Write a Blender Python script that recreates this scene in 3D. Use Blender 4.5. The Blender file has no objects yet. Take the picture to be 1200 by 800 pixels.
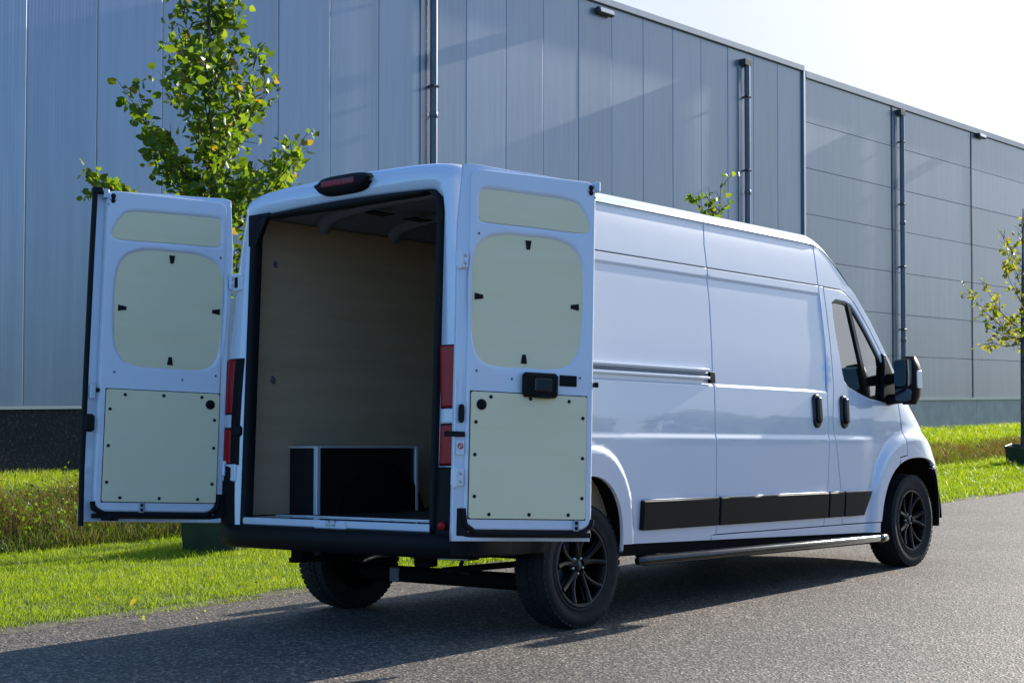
import bpy, math, random
import numpy as np
from mathutils import Vector, Matrix, Quaternion
from mathutils.geometry import delaunay_2d_cdt
S = bpy.context.scene
COL = S.collection
rnd = random.Random(7)
npr = np.random.default_rng(11)
R = math.radians

# ------------------------------------------------------------------ camera
CAM = np.array([-5.7105, -6.2555, 1.3119]); YAW = .71116; PITCH = .0329; ROLL = .00102
fw = np.array([math.cos(YAW)*math.cos(PITCH), math.sin(YAW)*math.cos(PITCH), math.sin(PITCH)])
rt = np.array([math.sin(YAW), -math.cos(YAW), 0.]); up = np.cross(rt, fw)
rt, up = math.cos(ROLL)*rt+math.sin(ROLL)*up, -math.sin(ROLL)*rt+math.cos(ROLL)*up
cd = bpy.data.cameras.new("camera"); cam = bpy.data.objects.new("camera", cd); COL.objects.link(cam)
cd.sensor_width = 36; cd.lens = 1792.2/1200*36; cd.clip_start = .1; cd.clip_end = 3000
cam.matrix_world = Matrix(((rt[0], up[0], -fw[0], CAM[0]), (rt[1], up[1], -fw[1], CAM[1]), (rt[2], up[2], -fw[2], CAM[2]), (0, 0, 0, 1)))
S.camera = cam
# ------------------------------------------------------------------ light
SUN_AZ, SUN_EL = R(0.3), R(19.8)          # azimuth measured from +X towards +Y
w = bpy.data.worlds.new("World"); S.world = w; w.use_nodes = True
nt = w.node_tree; nt.nodes.clear()
sky = nt.nodes.new("ShaderNodeTexSky"); sky.sky_type = 'NISHITA'; sky.sun_disc = False
sky.sun_elevation = SUN_EL; sky.sun_rotation = R(90)-SUN_AZ
sky.air_density = 1.0; sky.dust_density = 1.0; sky.ozone_density = 3.0
bg = nt.nodes.new("ShaderNodeBackground"); bg.inputs[1].default_value = .10
wo = nt.nodes.new("ShaderNodeOutputWorld")
L = nt.links.new
tint = nt.nodes.new("ShaderNodeMixRGB"); tint.blend_type = 'MULTIPLY'; tint.inputs[0].default_value = 1; tint.inputs[2].default_value = (.74, 1.18, 1.72, 1)   # white balance set for the sun
L(sky.outputs[0], tint.inputs[1])
# thin high cloud: brightest round the sun (forward scatter), soft wisps elsewhere
tcw = nt.nodes.new("ShaderNodeTexCoord"); dt = nt.nodes.new("ShaderNodeVectorMath"); dt.operation = 'DOT_PRODUCT'
dt.inputs[1].default_value = (math.cos(SUN_AZ)*math.cos(SUN_EL), math.sin(SUN_AZ)*math.cos(SUN_EL), math.sin(SUN_EL)); L(tcw.outputs['Generated'], dt.inputs[0])
gl = nt.nodes.new("ShaderNodeMapRange"); gl.interpolation_type = 'SMOOTHSTEP'
gl.inputs['From Min'].default_value = math.cos(R(54)); gl.inputs['From Max'].default_value = math.cos(R(31)); gl.inputs['To Min'].default_value = 0; gl.inputs['To Max'].default_value = 1; L(dt.outputs['Value'], gl.inputs['Value'])
mpw = nt.nodes.new("ShaderNodeMapping"); mpw.inputs['Scale'].default_value = (1.0, 1.6, 3.2); L(tcw.outputs['Generated'], mpw.inputs[0])
nzw = nt.nodes.new("ShaderNodeTexNoise"); nzw.inputs['Scale'].default_value = 2.6; nzw.inputs['Detail'].default_value = 7; nzw.inputs['Roughness'].default_value = .58; L(mpw.outputs[0], nzw.inputs['Vector'])
wr = nt.nodes.new("ShaderNodeMapRange"); wr.inputs['From Min'].default_value = .48; wr.inputs['From Max'].default_value = .66; wr.inputs['To Min'].default_value = 0; wr.inputs['To Max'].default_value = .3; L(nzw.outputs[0], wr.inputs['Value'])
mxf = nt.nodes.new("ShaderNodeMath"); mxf.operation = 'MAXIMUM'; L(gl.outputs[0], mxf.inputs[0]); L(wr.outputs[0], mxf.inputs[1])
cld = nt.nodes.new("ShaderNodeMixRGB"); cld.inputs[2].default_value = (12.0, 12.7, 13.2, 1)
cl2 = nt.nodes.new("ShaderNodeMath"); cl2.operation = 'MULTIPLY'; cl2.inputs[1].default_value = .95; L(mxf.outputs[0], cl2.inputs[0])
au = nt.nodes.new("ShaderNodeMapRange"); au.interpolation_type = 'SMOOTHSTEP'      # aureole: the veil is far brighter close to the sun
au.inputs['From Min'].default_value = math.cos(R(34)); au.inputs['From Max'].default_value = math.cos(R(10)); au.inputs['To Min'].default_value = 1; au.inputs['To Max'].default_value = 1.6; L(dt.outputs['Value'], au.inputs['Value'])
vc = nt.nodes.new("ShaderNodeVectorMath"); vc.operation = 'SCALE'; vc.inputs[0].default_value = (5.2, 5.5, 5.7); L(au.outputs[0], vc.inputs['Scale']); L(vc.outputs[0], cld.inputs[2])
L(cl2.outputs[0], cld.inputs[0]); L(tint.outputs[0], cld.inputs[1]); L(cld.outputs[0], bg.inputs[0]); L(bg.outputs[0], wo.inputs[0])
sl = bpy.data.lights.new("sun", 'SUN'); so = bpy.data.objects.new("sun", sl); COL.objects.link(so)
sl.energy = 5.0; sl.angle = R(.53); sl.color = (1, .94, .85)
sdir = Vector((math.cos(SUN_AZ)*math.cos(SUN_EL), math.sin(SUN_AZ)*math.cos(SUN_EL), math.sin(SUN_EL)))
so.rotation_euler = sdir.to_track_quat('Z', 'Y').to_euler()
so.location = (20, -10, 20)
S.view_settings.view_transform = 'Standard'; S.view_settings.look = 'None'
S.view_settings.exposure = 0.7; S.view_settings.gamma = 1

# ------------------------------------------------------------------ materials
def nodes(name):
    m = bpy.data.materials.new(name); m.use_nodes = True
    t = m.node_tree; b = t.nodes["Principled BSDF"]; return m, t, b
def N(t, kind, **kw):
    n = t.nodes.new(kind)
    for k, v in kw.items():
        if k.startswith('i_'):
            n.inputs[k[2:].replace('_', ' ')].default_value = v
        else: setattr(n, k, v)
    return n
def mat(name, col, rough=.5, metal=0, coat=0, spec=None, vary=0, scale=8, stretch=(1, 1, 1), bump=0, bscale=None, bdist=.002):
    m, t, b = nodes(name)
    b.inputs['Base Color'].default_value = (*col, 1); b.inputs['Roughness'].default_value = rough
    b.inputs['Metallic'].default_value = metal; b.inputs['Coat Weight'].default_value = coat
    b.inputs['Coat Roughness'].default_value = .02; b.inputs['Coat IOR'].default_value = 1.65
    if spec is not None: b.inputs['Specular IOR Level'].default_value = spec
    if vary or bump:
        tc = N(t, 'ShaderNodeTexCoord'); mp = N(t, 'ShaderNodeMapping'); mp.inputs['Scale'].default_value = stretch
        t.links.new(tc.outputs['Object'], mp.inputs[0])
    if vary:
        nz = N(t, 'ShaderNodeTexNoise', i_Scale=scale, i_Detail=6.0, i_Roughness=.6); t.links.new(mp.outputs[0], nz.inputs['Vector'])
        mr = N(t, 'ShaderNodeMapRange'); mr.inputs['From Min'].default_value = .3; mr.inputs['From Max'].default_value = .7
        mr.inputs['To Min'].default_value = 1-vary; mr.inputs['To Max'].default_value = 1+vary
        t.links.new(nz.outputs[0], mr.inputs[0])
        mx = N(t, 'ShaderNodeVectorMath', operation='SCALE'); mx.inputs[0].default_value = col
        t.links.new(mr.outputs[0], mx.inputs['Scale']); t.links.new(mx.outputs[0], b.inputs['Base Color'])
    if bump:
        n2 = N(t, 'ShaderNodeTexNoise', i_Scale=bscale or scale, i_Detail=4.0); t.links.new(mp.outputs[0], n2.inputs['Vector'])
        bp = N(t, 'ShaderNodeBump'); bp.inputs['Strength'].default_value = bump; bp.inputs['Distance'].default_value = bdist
        t.links.new(n2.outputs[0], bp.inputs['Height']); t.links.new(bp.outputs[0], b.inputs['Normal'])
    return m
def two_tone(name, c1, c2, rough, scale, stretch=(1, 1, 1), lo=.4, hi=.6, bump=.0, bdist=.002, tex='noise', detail=6., coord='Object', spec=None):
    m, t, b = nodes(name); b.inputs['Roughness'].default_value = rough
    if spec is not None: b.inputs['Specular IOR Level'].default_value = spec
    tc = N(t, 'ShaderNodeTexCoord'); mp = N(t, 'ShaderNodeMapping'); mp.inputs['Scale'].default_value = stretch
    t.links.new(tc.outputs[coord], mp.inputs[0])
    if tex == 'noise': nz = N(t, 'ShaderNodeTexNoise', i_Scale=scale, i_Detail=detail, i_Roughness=.6)
    else: nz = N(t, 'ShaderNodeTexVoronoi', i_Scale=scale)
    t.links.new(mp.outputs[0], nz.inputs['Vector'])
    cr = N(t, 'ShaderNodeValToRGB'); cr.color_ramp.elements[0].position = lo; cr.color_ramp.elements[1].position = hi
    cr.color_ramp.elements[0].color = (*c1, 1); cr.color_ramp.elements[1].color = (*c2, 1)
    t.links.new(nz.outputs[0], cr.inputs[0]); t.links.new(cr.outputs[0], b.inputs['Base Color'])
    if bump:
        bp = N(t, 'ShaderNodeBump'); bp.inputs['Strength'].default_value = bump; bp.inputs['Distance'].default_value = bdist
        t.links.new(nz.outputs[0], bp.inputs['Height']); t.links.new(bp.outputs[0], b.inputs['Normal'])
    return m
M = {}
M['paint'] = mat('white_car_paint', (.72, .755, .81), .28, 0, 1.0, bump=.05, bscale=2.2, bdist=.02)
_t = M['paint'].node_tree; _t.links.new(_t.nodes['Bump'].outputs[0], _t.nodes['Principled BSDF'].inputs['Coat Normal'])
M['paint_in'] = mat('white_inner_paint', (.80, .81, .83), .35, 0, .4)
M['plastic'] = mat('black_plastic', (.006, .006, .006), .55, spec=.15, vary=.2, scale=60)
M['gloss_black'] = mat('gloss_black', (.006, .006, .007), .25, 0, .0, spec=.4)
M['rubber'] = mat('black_rubber', (.007, .007, .008), .65, spec=.25)
M['tyre'] = mat('tyre_rubber', (.013, .013, .0135), .75, spec=.3, vary=.25, scale=25, bump=.2, bscale=120)
M['rim'] = mat('gloss_black_alloy', (.004, .004, .0045), .35, 0, 0, spec=.22)
M['rim_edge'] = mat('machined_rim_edge', (.06, .06, .06), .45, .6)
M['steel'] = mat('polished_steel', (.075, .075, .078), .16, 1, vary=.1, scale=20)
M['galv'] = mat('zinc_steel', (.5, .52, .55), .35, .9, vary=.15, scale=40)
M['alu'] = mat('aluminium_profile', (.80, .80, .79), .4, .35)
M['under'] = mat('underbody_black', (.006, .006, .006), .85, spec=.15, vary=.3, scale=12)
M['floor'] = mat('dark_floor_board', (.03, .026, .022), .5, vary=.3, scale=20)
M['redlens'] = mat('red_lens', (.38, .004, .008), .3, 0, 0, spec=.3)
M['darklens'] = mat('dark_red_lens', (.08, .004, .006), .12, 0, 1)
M['clearlens'] = mat('clear_lens', (.62, .64, .66), .15, 0, 1)
M['white'] = mat('white_label', (.8, .8, .78), .5)
M['red'] = mat('red_print', (.55, .02, .03), .5)
M['seat'] = mat('dark_seat_fabric', (.03, .03, .033), .9, vary=.3, scale=80)
M['roofin'] = mat('dimmed_white_roof', (.30, .31, .32), .5)  # white roof metal, its dim look put into the grey
M['blackboard'] = mat('black_coated_board', (.008, .008, .008), .5)
M['plate_blue'] = mat('grey_catch_plate', (.35, .38, .42), .4, .8)
def ply(name, c1, c2):
    return two_tone(name, c1, c2, .6, 1.6, (.5, 1, 7), .25, .75, .05, .001, spec=.2)
M['ply'] = ply('birch_plywood', (.96, .80, .46), (.98, .86, .54))
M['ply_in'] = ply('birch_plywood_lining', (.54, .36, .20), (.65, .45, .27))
m, t, b = nodes('tinted_glass')
t.nodes.remove(b)
tr = N(t, 'ShaderNodeBsdfTransparent'); tr.inputs[0].default_value = (.14, .28, .25, 1)
gl = N(t, 'ShaderNodeBsdfGlossy'); gl.inputs['Roughness'].default_value = .01
fr = N(t, 'ShaderNodeFresnel'); fr.inputs[0].default_value = 3.2
mx = N(t, 'ShaderNodeMixShader'); ma = N(t, 'ShaderNodeMath', operation='MAXIMUM'); ma.inputs[1].default_value = .40; t.links.new(fr.outputs[0], ma.inputs[0]); t.links.new(ma.outputs[0], mx.inputs[0]); t.links.new(tr.outputs[0], mx.inputs[1]); t.links.new(gl.outputs[0], mx.inputs[2])
t.links.new(mx.outputs[0], t.nodes['Material Output'].inputs[0]); M['glass'] = m
m, t, b = nodes('brake_light_red'); b.inputs['Base Color'].default_value = (.22, .004, .007, 1); b.inputs['Roughness'].default_value = .4  # plain dark red lens colour
M['brake'] = m
# cladding: coated sheet with fine vertical micro ribs, streaks and clean gloss
def cladding(name, col, rib_axis, rough=.30):
    m, t, b = nodes(name)
    b.inputs['Roughness'].default_value = rough; b.inputs['Metallic'].default_value = .5; b.inputs['Specular IOR Level'].default_value = .5
    tc = N(t, 'ShaderNodeTexCoord'); mp = N(t, 'ShaderNodeMapping'); mp.inputs['Scale'].default_value = (6, 1, .25)
    t.links.new(tc.outputs['Object'], mp.inputs[0])
    nz = N(t, 'ShaderNodeTexNoise', i_Scale=1.5, i_Detail=5.0); t.links.new(mp.outputs[0], nz.inputs['Vector'])
    oi = N(t, 'ShaderNodeObjectInfo')
    mr = N(t, 'ShaderNodeMapRange'); mr.inputs['From Min'].default_value = .25; mr.inputs['From Max'].default_value = .75; mr.inputs['To Min'].default_value = .90; mr.inputs['To Max'].default_value = 1.08
    t.links.new(nz.outputs[0], mr.inputs[0])
    mr2 = N(t, 'ShaderNodeMapRange'); mr2.inputs['To Min'].default_value = .94; mr2.inputs['To Max'].default_value = 1.06
    t.links.new(oi.outputs['Random'], mr2.inputs[0])
    mu = N(t, 'ShaderNodeMath', operation='MULTIPLY'); t.links.new(mr.outputs[0], mu.inputs[0]); t.links.new(mr2.outputs[0], mu.inputs[1])
    sc = N(t, 'ShaderNodeVectorMath', operation='SCALE'); sc.inputs[0].default_value = col
    t.links.new(mu.outputs[0], sc.inputs['Scale']); t.links.new(sc.outputs[0], b.inputs['Base Color'])
    wv = N(t, 'ShaderNodeTexWave', wave_type='BANDS', bands_direction=rib_axis, i_Scale=6.5, i_Distortion=.3)
    t.links.new(tc.outputs['Object'], wv.inputs['Vector'])
    bp = N(t, 'ShaderNodeBump'); bp.inputs['Strength'].default_value = .12; bp.inputs['Distance'].default_value = .002
    t.links.new(wv.outputs['Fac'], bp.inputs['Height']); t.links.new(bp.outputs[0], b.inputs['Normal'])
    return m
M['clad_v'] = cladding('grey_vertical_cladding', (.27, .31, .37), 'X')
M['clad_h'] = cladding('grey_horizontal_cladding', (.28, .31, .35), 'X')
M['trim'] = mat('grey_roof_trim', (.33, .36, .40), .4, .3, vary=.08, scale=3)
M['joint'] = mat('dark_joint', (.17, .20, .24), .7)
M['cap'] = mat('pale_sill_flashing', (.55, .55, .50), .5, .2)
M['pipe'] = mat('grey_metal_downpipe', (.12, .14, .17), .4, .3, vary=.1, scale=6)
M['pipe_dark'] = mat('dark_pipe_fitting', (.04, .045, .05), .5)
M['plinth_dark'] = two_tone('dark_pebble_concrete', (.008, .011, .014), (.075, .085, .085), .85, 28, lo=.52, hi=.78, bump=.6, bdist=.01)
M['plinth'] = mat('smooth_concrete', (.50, .47, .42), .8, vary=.15, scale=2.5, bump=.1, bscale=40)
# asphalt with visible aggregate
m, t, b = nodes('asphalt')
tc = N(t, 'ShaderNodeTexCoord')
v1 = N(t, 'ShaderNodeTexVoronoi', i_Scale=78.0); t.links.new(tc.outputs['Object'], v1.inputs['Vector'])
n1 = N(t, 'ShaderNodeTexNoise', i_Scale=.7, i_Detail=6.0); t.links.new(tc.outputs['Object'], n1.inputs['Vector'])
n2 = N(t, 'ShaderNodeTexNoise', i_Scale=60.0, i_Detail=3.0); t.links.new(tc.outputs['Object'], n2.inputs['Vector'])
sep = N(t, 'ShaderNodeSeparateColor'); t.links.new(v1.outputs['Color'], sep.inputs[0])
cr = N(t, 'ShaderNodeValToRGB')
e = cr.color_ramp.elements; e[0].position = 0; e[0].color = (.04, .034, .028, 1); e[1].position = 1; e[1].color = (.46, .385, .30, 1)
x = cr.color_ramp.elements.new(.55); x.color = (.112, .095, .075, 1); x = cr.color_ramp.elements.new(.84); x.color = (.215, .18, .138, 1)
t.links.new(sep.outputs[0], cr.inputs[0])
mr = N(t, 'ShaderNodeMapRange'); mr.inputs['From Min'].default_value = .3; mr.inputs['From Max'].default_value = .7; mr.inputs['To Min'].default_value = .8; mr.inputs['To Max'].default_value = 1.15
t.links.new(n1.outputs[0], mr.inputs[0])
sc = N(t, 'ShaderNodeVectorMath', operation='SCALE'); t.links.new(cr.outputs[0], sc.inputs[0]); t.links.new(mr.outputs[0], sc.inputs['Scale'])
t.links.new(sc.outputs[0], b.inputs['Base Color']); b.inputs['Roughness'].default_value = .65
ad = N(t, 'ShaderNodeMath', operation='ADD'); t.links.new(v1.outputs['Distance'], ad.inputs[0]); t.links.new(n2.outputs[0], ad.inputs[1])
bp = N(t, 'ShaderNodeBump'); bp.inputs['Strength'].default_value = .7; bp.inputs['Distance'].default_value = .006
t.links.new(ad.outputs[0], bp.inputs['Height']); t.links.new(bp.outputs[0], b.inputs['Normal']); M['asphalt'] = m
M['soil'] = two_tone('lawn_soil', (.035, .05, .012), (.07, .10, .02), .9, 6, bump=.5, bdist=.03)
M['verge'] = two_tone('gravelly_verge', (.10, .09, .06), (.17, .15, .10), .9, 20, bump=.6, bdist=.02)
def leafmat(name, cols, transl=.5, rough=.45, attr='tint'):
    m, t, b = nodes(name)
    a = N(t, 'ShaderNodeAttribute', attribute_name=attr)
    cr = N(t, 'ShaderNodeValToRGB'); cr.color_ramp.elements.remove(cr.color_ramp.elements[1])
    cr.color_ramp.elements[0].position = cols[0][0]; cr.color_ramp.elements[0].color = (*cols[0][1], 1)
    for p_, c in cols[1:]: q = cr.color_ramp.elements.new(p_); q.color = (*c, 1)
    t.links.new(a.outputs['Fac'], cr.inputs[0]); t.links.new(cr.outputs[0], b.inputs['Base Color'])
    b.inputs['Roughness'].default_value = rough; b.inputs['Specular IOR Level'].default_value = .35
    tl = N(t, 'ShaderNodeBsdfTranslucent'); h = N(t, 'ShaderNodeMixRGB', blend_type='MULTIPLY'); h.inputs[0].default_value = 1
    h.inputs[2].default_value = (1.5, 1.55, .55, 1); t.links.new(cr.outputs[0], h.inputs[1]); t.links.new(h.outputs[0], tl.inputs[0])
    mx = N(t, 'ShaderNodeMixShader'); mx.inputs[0].default_value = transl
    t.links.new(b.outputs[0], mx.inputs[1]); t.links.new(tl.outputs[0], mx.inputs[2])
    t.links.new(mx.outputs[0], t.nodes['Material Output'].inputs[0]); return m
M['grass'] = leafmat('lawn_grass', [(0, (.13, .19, .014)), (.5, (.25, .345, .012)), (.85, (.38, .44, .03)), (1, (.46, .41, .15))], .5)
M['rough'] = leafmat('rough_grass', [(0, (.09, .15, .015)), (.4, (.14, .18, .03)), (.68, (.20, .16, .06)), (1, (.17, .075, .035))], .35, .6)
M['leaf'] = leafmat('hornbeam_leaf', [(0, (.05, .10, .012)), (.55, (.13, .20, .018)), (.93, (.22, .27, .03)), (1, (.28, .19, .03))], .58, .4)
M['leaf_y'] = leafmat('yellowing_leaf', [(0, (.12, .16, .02)), (.5, (.24, .26, .03)), (.85, (.36, .31, .05)), (1, (.36, .20, .06))], .6, .4)
M['bark'] = two_tone('grey_bark', (.05, .045, .04), (.13, .12, .10), .9, 12, (3, 3, .6), bump=.5, bdist=.01)
M['twig'] = mat('brown_twig', (.07, .055, .045), .8)
M['greenbox'] = mat('dark_green_plastic', (.018, .034, .012), .5, vary=.3, scale=6)

# ------------------------------------------------------------------ mesh helpers
def link(name, me, m=None, parent=None, smooth=False):
    o = bpy.data.objects.new(name, me); COL.objects.link(o)
    if m is not None: me.materials.append(M[m] if isinstance(m, str) else m)
    if parent is not None: o.parent = parent
    return o
def empty(name, loc=(0, 0, 0), rot=None, parent=None):
    o = bpy.data.objects.new(name, None); COL.objects.link(o); o.location = loc; o.empty_display_size = .2
    if rot: o.rotation_euler = rot
    if parent: o.parent = parent
    return o
def tag(o, label=None, cat=None, group=None, kind=None):
    for k, v in (('label', label), ('category', cat), ('group', group), ('kind', kind)):
        if v: o[k] = v
    return o
def arr(v): return np.asarray(v, float)
class MB:
    def __init__(s): s.v = []; s.f = []; s.sm = []
    def add(s, v, f, smooth=False):
        b = len(s.v); s.v += [tuple(map(float, q)) for q in v]; s.f += [tuple(b+i for i in q) for q in f]; s.sm += [smooth]*len(f)
    def box(s, lo, hi, bev=0, mtx=None):
        lo, hi = arr(lo), arr(hi); b = min(bev, *(abs(hi-lo)/2*.98)) if bev else 0
        if not b:
            v = [(x, y, z) for x in (lo[0], hi[0]) for y in (lo[1], hi[1]) for z in (lo[2], hi[2])]
            f = [(0, 1, 3, 2), (4, 6, 7, 5), (0, 4, 5, 1), (2, 3, 7, 6), (0, 2, 6, 4), (1, 5, 7, 3)]
        else:
            v = []; idx = {}
            for i, x in enumerate((0, 1)):
                for j, y in enumerate((0, 1)):
                    for k, z in enumerate((0, 1)):
                        c = [lo[0] if i == 0 else hi[0], lo[1] if j == 0 else hi[1], lo[2] if k == 0 else hi[2]]
                        sg = [1 if q == 0 else -1 for q in (i, j, k)]
                        for a in range(3):
                            p = [c[q]+(0 if q == a else sg[q]*b) for q in range(3)]
                            idx[(i, j, k, a)] = len(v); v.append(p)
            f = []
            for i in (0, 1): f.append([idx[(i, 0, 0, 0)], idx[(i, 1, 0, 0)], idx[(i, 1, 1, 0)], idx[(i, 0, 1, 0)]])
            for i in (0, 1): f.append([idx[(0, i, 0, 1)], idx[(1, i, 0, 1)], idx[(1, i, 1, 1)], idx[(0, i, 1, 1)]])
            for i in (0, 1): f.append([idx[(0, 0, i, 2)], idx[(1, 0, i, 2)], idx[(1, 1, i, 2)], idx[(0, 1, i, 2)]])
            for j in (0, 1):
                for k in (0, 1): f.append([idx[(0, j, k, 1)], idx[(0, j, k, 2)], idx[(1, j, k, 2)], idx[(1, j, k, 1)]])
            for i in (0, 1):
                for k in (0, 1): f.append([idx[(i, 0, k, 0)], idx[(i, 0, k, 2)], idx[(i, 1, k, 2)], idx[(i, 1, k, 0)]])
            for i in (0, 1):
                for j in (0, 1): f.append([idx[(i, j, 0, 0)], idx[(i, j, 0, 1)], idx[(i, j, 1, 1)], idx[(i, j, 1, 0)]])
            for i in (0, 1):
                for j in (0, 1):
                    for k in (0, 1): f.append([idx[(i, j, k, a)] for a in range(3)])
            c = (lo+hi)/2; v = [arr(q) for q in v]; ff = []
            for q in f:
                n = np.cross(v[q[1]]-v[q[0]], v[q[2]]-v[q[0]])
                ff.append(q if n @ (sum(v[i] for i in q)/len(q)-c) > 0 else q[::-1])
            f = ff
        if mtx is not None: v = [tuple(mtx @ Vector(q)) for q in v]
        s.add(v, f)
    def tube(s, pts, r, n=8, cap=True, smooth=True):
        pts = [arr(p) for p in pts]; k = len(pts); rr = [r]*k if np.isscalar(r) else list(r)
        v = []; prev = None
        for i, p in enumerate(pts):
            d = (pts[min(i+1, k-1)]-pts[max(i-1, 0)]); d = d/(np.linalg.norm(d)+1e-12)
            if prev is None:
                a = arr((0, 0, 1)) if abs(d[2]) < .9 else arr((1, 0, 0))
            else: a = prev
            e1 = a-d*(a@d); e1 /= np.linalg.norm(e1)+1e-12; e2 = np.cross(d, e1); prev = e1
            for j in range(n):
                t_ = 2*math.pi*j/n; v.append(p+rr[i]*(math.cos(t_)*e1+math.sin(t_)*e2))
        f = [(i*n+j, i*n+(j+1) % n, (i+1)*n+(j+1) % n, (i+1)*n+j) for i in range(k-1) for j in range(n)]
        s.add(v, f, smooth)
        if cap: s.add(v[:n], [tuple(range(n))[::-1]]); s.add(v[-n:], [tuple(range(n))])
    def lathe(s, prof, n=32, axis='y', c=(0, 0, 0), smooth=True, close=False):
        v = []
        for (r, h) in prof:
            for j in range(n):
                t_ = 2*math.pi*j/n; a, b_ = r*math.cos(t_), r*math.sin(t_)
                q = {'y': (a, h, b_), 'z': (a, b_, h), 'x': (h, a, b_)}[axis]; v.append((q[0]+c[0], q[1]+c[1], q[2]+c[2]))
        k = len(prof)
        f = [(i*n+j, i*n+(j+1) % n, ((i+1) % k)*n+(j+1) % n, ((i+1) % k)*n+j) for i in range(k if close else k-1) for j in range(n)]
        s.add(v, f, smooth)
    def grid(s, P, smooth=True, flip=False):
        P = np.asarray(P, float); a, b = P.shape[:2]
        f = [(i*b+j, (i+1)*b+j, (i+1)*b+j+1, i*b+j+1) for i in range(a-1) for j in range(b-1)]
        if flip: f = [q[::-1] for q in f]
        s.add(P.reshape(-1, 3), f, smooth)
    def build(s, name, m=None, parent=None):
        me = bpy.data.meshes.new(name); me.from_pydata(s.v, [], s.f); me.polygons.foreach_set('use_smooth', s.sm); me.update()
        return link(name, me, m, parent)
def sm(x, a, b):
    t_ = np.clip((x-a)/(b-a), 0, 1); return t_*t_*(3-2*t_)
def resample(loop, step):
    out = []
    for i in range(len(loop)):
        a, b = arr(loop[i]), arr(loop[(i+1) % len(loop)]); k = max(1, int(math.ceil(np.hypot(*(b-a))/step)))
        out += [a+(b-a)*j/k for j in range(k)]
    return np.array(out)
def area(l): x, y = l[:, 0], l[:, 1]; return .5*np.sum(x*np.roll(y, -1)-np.roll(x, -1)*y)
def loopnormals(l):
    d = np.roll(l, -1, 0)-l; d /= np.linalg.norm(d, axis=1)[:, None]+1e-12
    n = np.c_[d[:, 1], -d[:, 0]]; a = n+np.roll(n, 1, 0); a /= np.linalg.norm(a, axis=1)[:, None]+1e-12
    c = np.clip(np.sum(a*n, 1), .5, 1); return a/c[:, None]
def inside(P, loop):
    x, y = P[:, 0], P[:, 1]; r = np.zeros(len(P), bool)
    for i in range(len(loop)):
        (x1, y1), (x2, y2) = loop[i], loop[(i+1) % len(loop)]
        if y1 == y2: continue
        c = ((y1 > y) != (y2 > y)) & (x < (x2-x1)*(y-y1)/(y2-y1)+x1); r ^= c
    return r
def segdist(P, loop):
    d = np.full(len(P), 9.)
    for i in range(len(loop)):
        a, b = loop[i], loop[(i+1) % len(loop)]; ab = b-a
        t_ = np.clip(((P-a)@ab)/(ab@ab+1e-12), 0, 1); d = np.minimum(d, np.linalg.norm(P-(a+t_[:, None]*ab), axis=1))
    return d
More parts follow.
